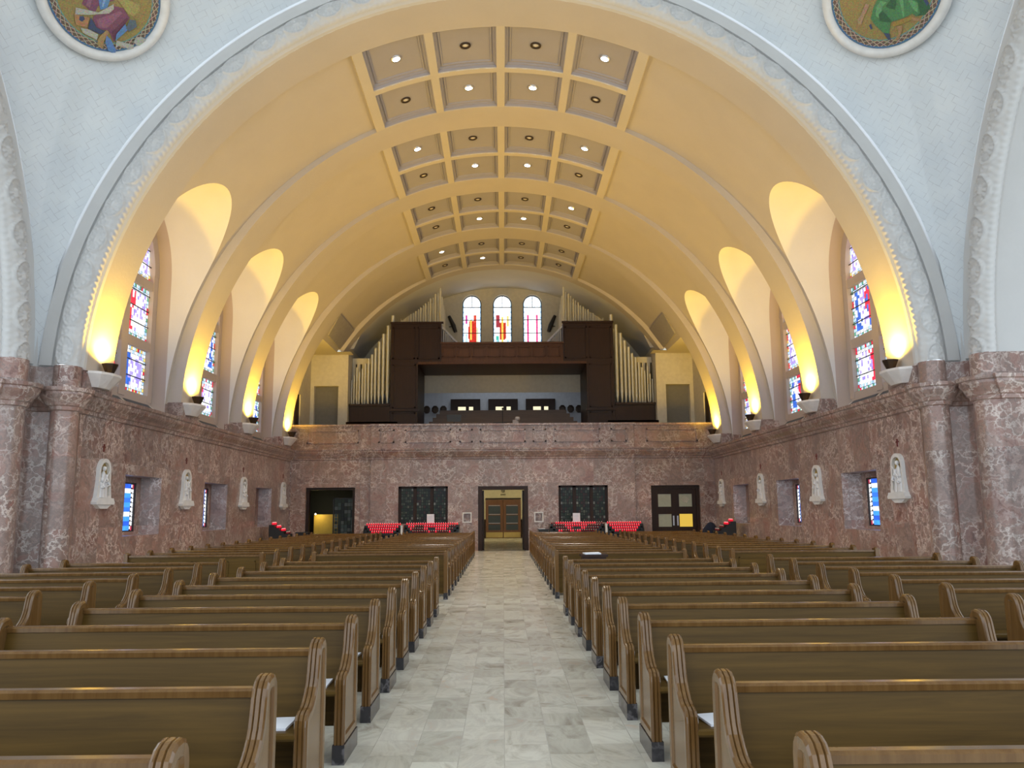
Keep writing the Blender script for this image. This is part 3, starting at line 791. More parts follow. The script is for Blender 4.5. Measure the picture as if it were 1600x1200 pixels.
# gallery floor, side walls, end walls
b = MB(); b.box(-9.2, 34.75, 3.9, 9.2, 47.5, 4.1); struct(b.build('floor.001', 'mid_wood'))
b = MB()
for s_ in (-1, 1):
    holed(b, lambda u, v, d, q=s_: (q*(8.95+d), u, v), 33.75, 38.4, 4.1, 8.92, [(35.3, 36.35, 4.1, 6.75, .2)])
    holed(b, lambda u, v, d, q=s_: (q*u, 38.2+d, v), 7.22, 8.97, 4.1, 8.92, [(7.66, 8.78, 4.1, 7.42, .3)])
    b.quad((s_*7.22, 38.2, 4.1), (s_*7.22, 42.1, 4.1), (s_*7.22, 42.1, 10), (s_*7.22, 38.2, 10))
    b.quad((s_*7.22, 38.29, 8.7), (s_*9, 38.29, 8.7), (s_*9, 38.29, 10.2), (s_*7.22, 38.29, 10.2)); b.quad((s_*7.0, 38.31, 9.2), (s_*9, 38.31, 9.2), (s_*9, 38.31, 11), (s_*6.2, 38.31, 11))
struct(b.build('wall_gallery', 'gallery_wall'))
b = MB()
for s_ in (-1, 1):
    x0_, x1_ = sorted((s_*7.6, s_*8.9)); b.box(x0_, 38.5, 4.1, x1_, 38.55, 7.5); 
struct(b.build('door_1', 'door_panel'), None, None)
for s_ in (-1, 1):
    m = MB(); x0_, x1_ = sorted((s_*9.0, s_*9.06)); m.box(x0_, 35.3, 4.1, x1_, 36.35, 6.75)
    for z0, z1 in ((4.3, 5.2), (5.4, 6.5)):
        xa, xb = sorted((s_*8.98, s_*9.0)); m.box(xa, 35.42, z0, xb, 35.78, z1); m.box(xa, 35.87, z0, xb, 36.23, z1)
    struct(m.build('door_%d' % (2 if s_ < 0 else 3), 'dark_wood'), 'dark panelled door at the %s end of the gallery' % ('left' if s_ < 0 else 'right'), 'door')
# chamber barrel behind the organ arch and the window wall
b = MB()
b.grid(lambda t, y: VP(t, y, .1), lin(-PI/2*.75, PI/2*.75, 60), lin(38.3, 42.05, 4), 0, True)
struct(b.build('ceiling.003', 'arch_plaster'))
b = MB()
GWX = [-1.58, .015, 1.585]; GW = .5; GZ0, GZA = 9.4, 12.28
us = [-8]+[u for x in GWX for u in lin(x-GW, x+GW, 17)]+[8]
segs = [(-8, GWX[0]-GW)]+[(GWX[i]+GW, GWX[i+1]-GW) for i in range(2)]+[(GWX[2]+GW, 8)]
for a, c in segs: b.quad((a, 42, 7.6), (c, 42, 7.6), (c, 42, 13.4), (a, 42, 13.4))
for x in GWX:
    b.quad((x-GW, 42, 7.6), (x+GW, 42, 7.6), (x+GW, 42, GZ0), (x-GW, 42, GZ0))
    for i in range(16):
        a0, a1 = PI-PI*i/16, PI-PI*(i+1)/16
        p0, p1 = (x+GW*math.cos(a0), GZA+GW*math.sin(a0)), (x+GW*math.cos(a1), GZA+GW*math.sin(a1))
        b.quad((p0[0], 42, p0[1]), (p1[0], 42, p1[1]), (p1[0], 42, 13.4), (p0[0], 42, 13.4))
        b.quad((p0[0], 42, p0[1]), (p1[0], 42, p1[1]), (p1[0], 42.3, p1[1]), (p0[0], 42.3, p0[1]))
    for s_ in (-1, 1): b.quad((x+s_*GW, 42, GZ0), (x+s_*GW, 42.3, GZ0), (x+s_*GW, 42.3, GZA), (x+s_*GW, 42, GZA))
struct(b.build('wall_organ_loft', 'gallery_wall'))
for k, x in enumerate(GWX):
    root = struct(empty('window_%d' % (13+k), (x, 42.2, GZ0)), 'arched stained glass window above the organ, %s' % ['left of three, red robed figure', 'middle of three, red and gold robed figure', 'right of three, pale figure between red bands'][k], 'window')
    g = MB(); ld = MB(); w = GW-.03
    P = lambda u, z, d: (u, d, z-GZ0)
    tp = lambda u: GZA+math.sqrt(max(0, w*w-u*u))
    nu, du = 20, 2*w/20; nz = 66; dz = (GZA+w-GZ0)/nz
    rs = random.Random(k)
    for i in range(nu):
        for j in range(nz):
            a, c = -w+i*du, -w+(i+1)*du; e, f_ = GZ0+j*dz, GZ0+(j+1)*dz
            if e >= max(tp(a), tp(c)): continue
            X_ = (i+.5)/nu*2-1; Z_ = (j+.5)/nz       # X_ -1..1, Z_ 0..1
            if abs(X_) > .86: col = (.55, .78, 1.0) if (j//2) % 3 else (.15, .35, .6)
            elif abs(X_) > .74: col = (.95, 1, 1)
            else:
                col = (1.25, 1.3, 1.3) if rs.random() < .85 else (.75, .9, 1.1)
                if k == 0:
                    bw_ = .62-.25*abs(Z_-.42)*2
                    if .22 < Z_ < .60 and abs(X_-.08) < .48-.5*abs(Z_-.42): col = (.55, .03, .02)
                    if .58 < Z_ < .70 and (.2 < X_ < .52): col = (.65, .08, .05)
                    if .56 < Z_ < .70 and (-.7 < X_ < -.45): col = (.55, .05, .3)
                    if .3 < Z_ < .62 and abs(X_+.12) < .08: col = (1.0, .6, .1)
                    if .02 < Z_ < .25 and abs(X_-.05) < .35: col = (1, .95, .85) if rs.random() < .6 else (.85, .55, .15)
                    if .25 < Z_ < .5 and .5 < X_ < .7: col = (.7, .75, .5)
                    if Z_ < .4 and X_ < -.5: col = (.45, .72, 1)
                elif k == 1:
                    if .30 < Z_ < .58 and abs(X_-.04) < .36-.5*max(0, .42-Z_): col = (.5, .04, .02)
                    if .26 < Z_ < .66 and abs(X_+.0) < .09: col = (1.1, .65, .1)
                    if .50 < Z_ < .70 and (-.66 < X_ < -.34): col = (.35, .04, .06)
                    if .52 < Z_ < .68 and .5 < X_ < .7: col = (.9, .65, .2)
                    if .22 < Z_ < .36 and (-.7 < X_ < -.35): col = (.05, .45, .35)
                    if Z_ < .3 and abs(X_) > .45: col = (.35, .62, .95)
                    if Z_ < .15 and abs(X_) < .12: col = (.12, .14, .2)
                else:
                    if .08 < Z_ < .70 and .42 < abs(X_) < .62: col = (.75, .06, .25)
                    if Z_ > .7 and rs.random() < .25: col = (.6, .8, 1)
            q = rs.uniform(.88, 1.1); col = tuple(v_*q for v_ in col)
            g.quad(P(a, min(e, tp(a)), 0), P(c, min(e, tp(c)), 0), P(c, min(f_, tp(c)), 0), P(a, min(f_, tp(a)), 0), 0, col)
    g.build('pane', 'gallery_glass', root)
    for z in (GZ0+.66, GZ0+1.35, GZ0+2.05, GZ0+2.72): ld.box(-w, -.03, z-GZ0, w, -.01, z-GZ0+.035)
    rr = [[(r_*math.cos(PI*i/16), d_, GZA-GZ0+r_*math.sin(PI*i/16)) for i in range(17)] for r_, d_ in ((GW+.0, -.05), (GW-.045, -.05), (GW-.045, .0))]
    ld.loft(rr, False, False)
    for s_ in (-1, 1): ld.box(*sorted((s_*GW, s_*(GW-.045)))[:1], -.05, 0, sorted((s_*GW, s_*(GW-.045)))[1], 0, GZA-GZ0)
    ld.box(-.012, -.025, 2.72, .012, -.01, GZA+w-GZ0)
    ld.build('frame', 'lead', root)

# back chamber under the organ bridge
b = MB()
b.box(-5.3, 41.9, 8.6, 5.3, 42.0, 9.6)
b.quad((-5, 46, 4.1), (5, 46, 4.1), (5, 46, 9.6), (-5, 46, 9.6))
for s_ in (-1, 1): b.quad((s_*4.62, 42, 4.1), (s_*4.62, 46, 4.1), (s_*4.62, 46, 9.6), (s_*4.62, 42, 9.6))
b.quad((-5, 42, 9.58), (5, 42, 9.58), (5, 46, 9.58), (-5, 46, 9.58))
b.box(-4.6, 43.6, 7.98, 4.6, 43.9, 8.62)
b.box(-4.6, 42.0, 4.1, -4.3, 42.2, 9.5); b.box(4.3, 42.0, 4.1, 4.6, 42.2, 9.5)
for s_ in (-1, 1): b.quad((s_*4.3, 42.1, 4.1), (s_*8, 42.1, 4.1), (s_*8, 42.1, 9.6), (s_*4.3, 42.1, 9.6))
struct(b.build('wall_chamber', 'chamber_wall'))
for k, (a, c) in enumerate(((-2.9, -1.25), (-.8, .85), (1.3, 2.95))):
    m = MB(); m.box(a, 45.86, 6.7, c, 45.96, 7.80); r = struct(m.build('window_%d' % (16+k), 'dark_wood'), 'dark window in the room behind the organ bridge, %s of three' % ['left', 'middle', 'right'][k], 'window')
    m = MB()
    for q in (.25, .62): m.box(a+(c-a)*q, 45.84, 7.10, a+(c-a)*(q+(.26 if q < .5 else .14)), 45.86, 7.36)
    m.build('pane', 'lit_cream', r)
k = 0
for x in (-4.3, -3.83, -3.36, 3.4, 3.87, 4.34):
    m = MB(); n = 8
    rg = [[(r_*math.cos(PI/8+2*PI*i/n), d, r_*math.sin(PI/8+2*PI*i/n)*1.15) for i in range(n)] for r_, d in ((.2, 0), (.2, -.05), (.14, -.06), (.12, -.03))]
    m.loft(rg); o = m.build('wall_plaque', 'bronze', loc=(x*.985, 45.9 if abs(x) < 4.2 else 45.9, 7.22))
    tag(o, 'dark octagonal plaque on the pale wall behind the organ bridge, %s of the %s three' % (['outermost', 'middle', 'innermost', 'innermost', 'middle', 'outermost'][k], 'left' if x < 0 else 'right'), 'plaque', 'octagonal plaques behind the organ bridge'); k += 1
m = MB()
for i in range(6): m.box(-3.95+i*.12, 39.9+i*.75, 4.1, 4.0-i*.12, 40.65+i*.75, 5.5+i*.28)
tag(m.build('choir_risers', 'riser_wood'), 'stepped brown wooden choir risers behind the gallery rail', 'risers')
# mic stand, music stand, console
m = MB(); m.tube([(0, 0, 0), (0, 0, 2.25)], .018, 6); m.tube([(-.45, 0, 1.62), (.45, 0, 1.66)], .016, 6); m.box(-.2, -.2, 0, .2, .2, .03); m.lathe([(0, 0), (.04, .02), (.04, .1), (0, .12)], (0, 0, 2.23), 8)
tag(m.build('microphone_stand', 'black_metal', loc=(0, 38.9, 4.1)), 'thin dark microphone stand with crossbar behind the gallery rail', 'microphone stand')
r = empty('music_stand', (-2.2, 37.2, 4.1))
m = MB(); m.tube([(0, 0, .02), (0, 0, 1.6)], .02, 6); m.box(-.2, -.2, 0, .2, .2, .03); m.build('pole', 'black_metal', r)
m = MB(); m.prism([(-.30, 1.50), (.30, 1.50), (.34, 1.82), (-.34, 1.82)], 'y', -.03, .0); m.build('desk', 'black_metal', r)
tag(r, 'black music stand behind the gallery rail, left of the microphone stand', 'music stand')
m = MB(); m.box(-.85, 0, 0, .85, .6, 1.22); m.box(-.6, .1, 1.22, -.2, .5, 1.3); m.box(.25, .1, 1.22, .75, .5, 1.28)
tag(m.build('organ_console', 'dark_wood', loc=(.95, 36.2, 4.1)), 'low dark organ console just behind the gallery rail', 'console')
m = MB(); m.box(-.16, -.08, 0, .10, .08, .16); m.lathe([(0, 0), (.09, .0), (.12, .09), (.09, .18), (0, .18)], (.06, 0, .12), 10)
tag(m.build('small_speaker', 'grey_panel', loc=(.6, 36.3, 5.40)), 'small grey speaker on the organ console', 'speaker')

# ------------------------------------------------------------------ organ
org = empty('pipe_organ', (0, 38.6, 4.1))
L = lambda x, y, z: (x, y-38.6, z-4.1)
def obox(m, x0, y0, z0, x1, y1, z1): m.box(x0, y0-38.6, z0-4.1, x1, y1-38.6, z1-4.1)
for s_ in (-1, 1):
    m = MB()
    obox(m, *((-5.3, 38.6, 4.1, -4.0, 41.9, 10.5) if s_ < 0 else (4.0, 38.6, 4.1, 5.3, 41.9, 10.5)))
    obox(m, *((-4.0, 38.62, 8.6, -2.9, 41.9, 10.5) if s_ < 0 else (2.9, 38.62, 8.6, 4.0, 41.9, 10.5)))
    a = -5.3 if s_ < 0 else 2.9
    for q0, q1, z0, z1 in ((.08, 1.15, 8.75, 10.3), (1.25, 2.32, 8.75, 10.3)):    # raised stiles
        for e in ((a+q0, z0, a+q1, z0+.07), (a+q0, z1-.07, a+q1, z1), (a+q0, z0, a+q0+.07, z1), (a+q1-.07, z0, a+q1, z1)): obox(m, e[0], 38.57, e[1], e[2], 38.61, e[3])
    a = -5.2 if s_ < 0 else 4.1
    for z0, z1 in ((4.3, 6.2), (6.4, 8.5)):
        for e in ((a, z0, a+1.1, z0+.07), (a, z1-.07, a+1.1, z1), (a, z0, a+.07, z1), (a+1.03, z0, a+1.1, z1)): obox(m, e[0], 38.57, e[1], e[2], 38.61, e[3])
    obox(m, a-.15, 38.5, 6.25, a+1.25, 38.62, 6.36); obox(m, a-.12 if s_ < 0 else 2.85, 38.52, 10.46, a+2.4 if s_ < 0 else 5.32, 38.64, 10.55)
    m.build('case', 'dark_wood', org)
    m = MB(); a, c = (-7.2, -5.3) if s_ < 0 else (5.3, 7.2)
    obox(m, a, 38.55, 4.1, c, 39.6, 6.5); obox(m, a, 38.45, 6.5, c, 39.7, 6.6)
    m.build('pipe_chest', 'dark_wood', org)
m = MB(); obox(m, -2.9, 38.65, 8.62, 2.9, 38.85, 9.5); obox(m, -4, 38.6, 8.5, 4, 41.9, 8.62); obox(m, -2.95, 38.58, 9.48, 2.95, 38.9, 9.56)
for i in range(8):
    a = -2.85+i*.715; z0, z1 = 8.85, 9.35
    for e in ((a, z0, a+.6, z0+.04), (a, z1-.04, a+.6, z1), (a, z0, a+.04, z1), (a+.56, z0, a+.6, z1)): obox(m, e[0], 38.61, e[1], e[2], 38.66, e[3])
m.build('bridge_rail', 'mid_wood', org)
def pipe(x, y, z0, z1, r, foot=.28):
    m = MB(); n = 12; zl = z0+foot
    m.lathe([(.015, 0), (r, foot), (r, foot+.02), (r*1.02, foot+.03), (r, foot+.04), (r, z1-z0-.02), (r*1.05, z1-z0-.01), (r*.95, z1-z0), (r*.85, z1-z0-.08)], (0, 0, 0), n)
    m.box(-r*.5, -r*1.06, foot+.04, r*.5, -r*.7, foot+.05+.10)
    return m.build('pipe', 'pipe_metal', org, loc=L(x, y, z0))
tops = [(611, 491), (603.6, 507), (596.4, 520), (590, 532), (584, 542), (578.6, 552), (573, 558), (568, 566), (563.6, 574), (559, 579), (554.6, 572), (550.6, 584), (547, 592), (543.8, 600)]
for s_ in (-1, 1):
    for i, (px, py) in enumerate(tops):
        x = -7.25+(px-543.8)*.02975; z1 = 10.93-(py-491)*.0312
        r = .085-.0042*i
        pipe(s_*-x if s_ > 0 else x, 38.85, 6.6, z1, r, .5 if i < 6 else .36)
    for i in range(17):
        x = -2.98-(i*.118); z1 = 12.3-1.62*((i/16)**.8)+rnd(-.03, .03)
        pipe(s_*-x if s_ > 0 else x, 38.9+(i % 2)*.12, 10.5, z1, .05-.0018*i, .12)
    for i in range(5):    # ranks running back along the side of the window bay
        pipe(s_*2.95, 39.4+i*.5, 10.5, 12.0-i*.1, .05, .12)
    # slanting balustrade beside the loft windows
    m = MB(); xs = -2.86 if s_ < 0 else 2.86
    m.loft([[L(xs+s_*-.0, 39.0, 10.30), L(xs, 39.0, 10.42), L(xs+s_*-.06*-1, 39.0, 10.42), L(xs+s_*.06, 39.0, 10.30)], [L(s_*2.3, 41.8, 10.1), L(s_*2.3, 41.8, 10.24), L(s_*2.36, 41.8, 10.24), L(s_*2.36, 41.8, 10.1)]])
    for i in range(9):
        q = (i+.5)/9; x = xs+(s_*2.3-xs)*q; y = 39.0+2.8*q; zt = 10.32+(-.2)*q
        obox(m, x-.02, y-.02, 8.7, x+.02, y+.02, zt)
    m.build('balustrade', 'chamber_wall', org)
    # square cream wooden pipes behind
    m = MB(); a, c = (-7.2, -6.28) if s_ < 0 else (6.28, 7.2)
    obox(m, a, 39.15, 8.62, c, 39.3, 8.9)
    for i in range(4): q = a+(c-a)*i/4; obox(m, q+.0, 39.15, 6.6, q+.15, 39.3, 8.62)
    m.build('wooden_pipes', 'gallery_wall', org)
tag(org, 'large pipe organ in a dark wooden case spanning the rear gallery', 'organ')
for s_ in (-1, 1):      # leaning dark speakers by the loft windows
    m = MB(); m.tube([(0, 0, 0), (s_*.12, 0, .35), (s_*.35, 0, .85)][::1], [.09, .12, .08], 8); m.tube([(s_*.15, 0, .3), (s_*.35, .1, .3)], .02, 6)
    o = m.build('wall_speaker', 'black_metal', loc=(s_*2.25 if s_ > 0 else -2.62, 41.75, 10.75) if False else (s_*2.4-0, 41.8, 10.75)); 
    tag(o, 'dark angled speaker hung beside the %s organ loft window' % ('left' if s_ < 0 else 'right'), 'speaker')
# grey lozenge panels on the vault over the gallery
def on_vault(px, py):
    F = 1290.; yaw, pit, rol = math.radians(-.67), math.radians(8.73), math.radians(-.43)
    Mx = Matrix.Rotation(yaw, 3, 'Z') @ Matrix.Rotation(PI/2+pit, 3, 'X') @ Matrix.Rotation(rol, 3, 'Z')
    d = Mx @ Vector(((px-800)/F, -(py-600)/F, -1))
    for i in range(4000):
        p = Vector((0, 0, 1.6))+d*(20+i*.01)
        if p.z > ZS and (p.x/(A0+.2))**2+((p.z-ZS)/(B0+.2))**2 > 1: return p
    return p
LOZ = [on_vault(*q) for q in ((513, 524), (532, 490), (555, 517), (539, 556))]
for s_ in (-1, 1):
    pts = [Vector((p.x*-s_, p.y, p.z)) for p in LOZ]; n = (pts[1]-pts[0]).cross(pts[3]-pts[0]).normalized()
    if n.z > 0: n = -n
    cen = sum(pts, Vector())/4
    m = MB(); rg = [[p-cen-n*.06 for p in pts], [p-cen+n*.01 for p in pts], [(p-cen)*.98+n*.02 for p in pts]]
    m.loft(rg); o = m.build('lozenge_panel', 'grey_panel', loc=cen); tag(o, 'flat grey lozenge panel on the vault above the %s end of the gallery' % ('left' if s_ < 0 else 'right'), 'panel')
# benches and gold lamp glow items behind the rail
for s_ in (-1, 1):
    m = MB(); m.box(-1.15, 0, 0, 1.15, .08, 1.5); m.box(-1.15, .0, 1.42, 1.15, .12, 1.5)
    o = m.build('gallery_screen', 'mid_wood', loc=(s_*5.9, 37.0, 4.1)); tag(o, 'low brown wooden screen behind the gallery rail, under the %s organ pipes' % ('left' if s_ < 0 else 'right'), 'screen')

# ------------------------------------------------------------------ central doorway, vestibule
b = MB()
for q in ((-1.03, 0, -.86, 2.61), (.86, 0, 1.03, 2.61), (-.86, 2.46, .86, 2.61)): b.box(q[0], 34.27, q[1], q[2], 34.6, q[3])
r = struct(b.build('door_4', 'dark_wood'), 'open central doorway framed in dark wood, its leaves folded back', 'doorway')
for s_ in (-1, 1):
    m = MB(); x0_, x1_ = sorted((s_*.80, s_*.86)); m.box(x0_, 34.6, .02, x1_, 35.45, 2.44); m.tube([(s_*.78, 35.3, .95), (s_*.76, 35.3, 1.2)], .02, 6); m.build('leaf', 'dark_wood', r)
b = MB()
VX, VY, VZ = 3.2, 50.0, 3.0
b.quad((-VX, 34.9, 0), (-VX, VY, 0), (-VX, VY, VZ), (-VX, 34.9, VZ)); b.quad((VX, 34.9, 0), (VX, VY, 0), (VX, VY, VZ), (VX, 34.9, VZ))
holed(b, lambda u, v, d: (u, VY+d, v), -VX, VX, 0, VZ, [(-1.06, 1.06, 0, 2.28, .1)]); b.quad((-2, VY+.1, 0), (2, VY+.1, 0), (2, VY+.1, 3), (-2, VY+.1, 3))
b.quad((-VX, 34.9, VZ), (VX, 34.9, VZ), (VX, VY, VZ), (-VX, VY, VZ))
b.quad((-VX, 34.9, 0), (-1.03, 34.9, 0), (-1.03, 34.9, VZ), (-VX, 34.9, VZ)); b.quad((VX, 34.9, 0), (1.03, 34.9, 0), (1.03, 34.9, VZ), (VX, 34.9, VZ))
struct(b.build('wall_vestibule', 'cream_wall'))
b = MB()
for a, c in ((-VX, -1.06), (1.06, VX)): b.box(a, VY-.05, 0, c, VY-.01, 1.1)
for s_ in (-1, 1):
    x0_, x1_ = sorted((s_*VX, s_*(VX-.04))); b.box(x0_, 34.95, 0, x1_, VY, 1.1)
struct(b.build('baseboard_vestibule', 'dark_wood'))
for k, s_ in enumerate((-1, 1)):
    r = struct(empty('door_%d' % (5+k), (s_*.53, VY, 0)), 'brown wooden vestibule door leaf with three panes and brass kick plate, %s of the pair' % ('left' if s_ < 0 else 'right'), 'door')
    m = MB()
    for q in ((-.52, 0, -.36, 2.26), (.36, 0, .52, 2.26), (-.36, 0, .36, .36), (-.36, .80, .36, .90), (-.36, 1.33, .36, 1.43), (-.36, 1.88, .36, 2.26)): m.box(q[0], 0, q[1], q[2], .05, q[3])
    m.box(-.36, 0, .36, .36, .05, .46); m.build('leaf', 'door_wood', r)
    m = MB()
    for z0, z1 in ((.46, .80), (.90, 1.33), (1.43, 1.88)): m.box(-.36, .02, z0, .36, .03, z1)
    m.build('pane', 'vent_grate', r)
    m = MB(); m.box(-.50, -.012, .03, .50, 0, .34); m.build('kick_plate', 'brass', r)
    m = MB()
    for z in (.86, 1.38, 1.9): m.box(-.34, -.04, z-.0, .34, -.01, z+.03)
    m.build('push_bar', 'steel', r)
m = MB(); m.box(-1.06, VY-.02, 2.28, 1.06, VY+.1, 2.36); struct(m.build('trim_19', 'dark_wood'))
r = empty('vestibule_sign', (0, VY-.02, 2.52))
m = MB(); m.tube([(.09*math.cos(2*PI*i/16), 0, .27+.09*math.sin(2*PI*i/16)) for i in range(17)], .014, 6)
m.tube([(0, 0, .2), (0, 0, .34)], .012, 6); m.tube([(-.05, 0, .27), (.05, 0, .27)], .012, 6); m.build('emblem', 'bronze', r)
m = MB()
for i in range(4): m.box(-.15+i*.08, -.01, 0, -.10+i*.08, .01, .07)
m.build('lettering', 'bronze', r); tag(r, 'small round emblem with a short word above the vestibule doors', 'sign')
for k, (x, y) in enumerate(((-2.2, 46.5), (2.2, 46.5))):  # unseen lamps and point lights, added to brighten the vestibule
    m = MB(); m.lathe([(0, 0), (.42, 0), (.38, -.08), (0, -.12)], n=20); o = m.build('vestibule_added_lamp', 'vestibule_light', loc=(x, y, VZ))
    tag(o, 'added round white ceiling lamp brightening the vestibule, %s of the inner doors' % ('left' if k == 0 else 'right'), 'ceiling lamp')
    l = bpy.data.lights.new('vestibule_fill', 'POINT'); l.energy = 55; l.color = (1, .9, .62); l.shadow_soft_size = .3
    lo = bpy.data.objects.new('vestibule_fill', l); C.objects.link(lo); lo.location = (x, y, VZ-.35)

# dark side rooms behind the left and right doors
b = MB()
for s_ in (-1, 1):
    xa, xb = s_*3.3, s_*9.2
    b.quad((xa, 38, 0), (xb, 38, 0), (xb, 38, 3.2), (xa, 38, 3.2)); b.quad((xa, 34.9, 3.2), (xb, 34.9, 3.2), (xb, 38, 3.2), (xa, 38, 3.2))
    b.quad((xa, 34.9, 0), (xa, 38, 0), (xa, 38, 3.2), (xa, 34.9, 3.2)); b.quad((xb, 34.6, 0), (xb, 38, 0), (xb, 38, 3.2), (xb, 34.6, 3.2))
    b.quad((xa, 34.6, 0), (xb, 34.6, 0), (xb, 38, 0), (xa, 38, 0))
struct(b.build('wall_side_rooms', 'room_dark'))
# left: open doorway with an amber lit panel and a leaded glass screen
b = MB()
for q in ((-8.13, 0, -8.0, 2.6), (-6.22, 0, -6.1, 2.6), (-8.0, 2.5, -6.22, 2.6)): b.box(q[0], 34.5, q[1], q[2], 34.72, q[3])
r = struct(b.build('door_7', 'dark_wood'), 'open doorway at the left of the back wall, dark inside', 'doorway')
m = MB(); m.box(-8.35, 37.0, .05, -7.3, 37.06, 1.5); o = m.build('amber_screen', 'yellow_panel'); tag(o, 'amber lit wooden panel inside the dark left doorway', 'panel')
l = bpy.data.lights.new('side_room_lamp', 'POINT'); l.energy = 9; l.color = (1, .8, .3); l.shadow_soft_size = .05
lo = bpy.data.objects.new('side_room_lamp', l); C.objects.link(lo); lo.location = (-8.15, 36.6, 1.5)
m = MB(); m.lathe([(0, -.05), (.05, 0), (0, .05)], n=10); o = m.build('small_lamp', 'vestibule_light', loc=(-8.22, 36.7, 1.52)); tag(o, 'tiny glowing lamp above the amber panel in the left doorway', 'lamp')
r = empty('leaded_screen', (-6.75, 35.9, 0)); m = MB()
m.box(-.55, 0, 0, -.5, .05, 2.2); m.box(.5, 0, 0, .55, .05, 2.2); m.box(-.55, 0, 2.15, .55, .05, 2.2); m.box(-.5, 0, 0, .5, .05, .6); m.build('frame', 'black_metal', r)
m = MB(); rs = random.Random(3)
for i in range(7):
    for j in range(10): m.box(-.48+i*.14, .02, .62+j*.153, -.48+i*.14+.125, .025, .62+j*.153+.14, 0, rs.choice([(.3, .4, .35), (.15, .2, .15), (.5, .55, .5), (.1, .12, .12)]))
m.build('pane', 'dull_glass', r); tag(r, 'dim leaded glass screen inside the left doorway', 'screen')
# right: pair of glazed dark doors
b = MB()
for q in ((6.12, 0, 6.26, 2.6), (8.01, 0, 8.15, 2.6), (6.26, 2.46, 8.01, 2.6)): b.box(q[0], 34.5, q[1], q[2], 34.62, q[3])
struct(b.build('trim_20', 'dark_wood'))
for k, xc_ in enumerate((6.70, 7.57)):
    r = struct(empty('door_%d' % (8+k), (xc_, 34.54, 0)), 'dark wooden door with square glass panes at the right of the back wall, %s leaf' % ['left', 'right'][k], 'door'); m = MB()
    rows = [(.2, .72), (.9, 1.42), (1.72, 2.24)]
    for q in ((-.435, 0, -.27, 2.46), (.27, 0, .435, 2.46), (-.27, 0, .27, .2), (-.27, .72, .27, .9), (-.27, 1.42, .27, 1.72), (-.27, 2.24, .27, 2.46)): m.box(q[0], 0, q[1], q[2], .05, q[3])
    m.build('leaf', 'dark_wood', r)
    for j, (z0, z1) in enumerate(rows):
        m = MB(); m.box(-.27, .02, z0, .27, .03, z1)
        m.build('pane', ('lit_amber' if j < 2 else 'dim_glass') if k == 1 else 'dim_glass', r)
    m = MB(); hx = .35 if k == 0 else -.35; m.box(hx-.03, -.03, .95, hx+.03, 0, 1.35); m.build('handle', 'steel', r)
    if k == 1:
        m = MB()
        for i in range(7):
            a = PI*.2+PI*.6*i/6; m.tube([(0+.05*math.cos(a), .01, 1.85+.05*math.sin(a)), (.2*math.cos(a), .01, 1.88+.26*math.sin(a))], .008, 5)
        m.build('etching', 'wax', r)
# inner stained glass screens either side of the central door
for k, (a, c) in enumerate(((-4.31, -2.27), (2.28, 4.32))):
    xc_ = (a+c)/2; r = struct(empty('window_%d' % (19+k), (xc_, 34.45, 1.1)), 'dark leaded window in a brown wooden frame %s of the central door' % ['left', 'right'][k], 'window'); w = (c-a)/2
    m = MB(); 
    for q in ((-w, 0, -w+.1, 1.52), (w-.1, 0, w, 1.52), (-w, 1.44, w, 1.52), (-w, 0, w, .05), (-.42, .0, -.28, 1.5), (.28, 0, .42, 1.5)): m.box(q[0], 0, q[1], q[2], .06, q[3])
    m.build('frame', 'dark_wood', r)
    m = MB(); rs = random.Random(20+k)
    m.box(-w, .05, 0, w, .06, 1.5, 0, (.02, .03, .02))
    for (p, q) in ((-w+.1, -.42), (-.28, .28), (.42, w-.1)):
        nx = 6; nz = 12
        for i in range(nx):
            for j in range(nz):
                x0_, x1_ = p+(q-p)*i/nx+.008, p+(q-p)*(i+1)/nx-.008; z0, z1 = .05+1.39*j/nz+.008, .05+1.39*(j+1)/nz-.008
                edge = i in (0, nx-1); star = j in (1, 6, 11) and edge
                col = (.9, .95, .85) if star and rs.random() < .8 else rs.choice([(.05, .12, .06), (.12, .2, .12), (.03, .05, .04), (.25, .3, .22), (.18, .06, .05), (.4, .45, .3) if rs.random() < .3 else (.04, .06, .05)])
                zq = (z0+z1)/2; xq = (x0_+x1_)/2
                m.add([(x0_, .04, zq), (xq, .04, z0), (x1_, .04, zq), (xq, .04, z1)] if (i+j) % 2 else [(x0_, .04, z0), (x1_, .04, z0), (x1_, .04, z1), (x0_, .04, z1)], [(0, 1, 2, 3)], 0, col)
    m.build('pane', 'dull_glass', r, fix=False)

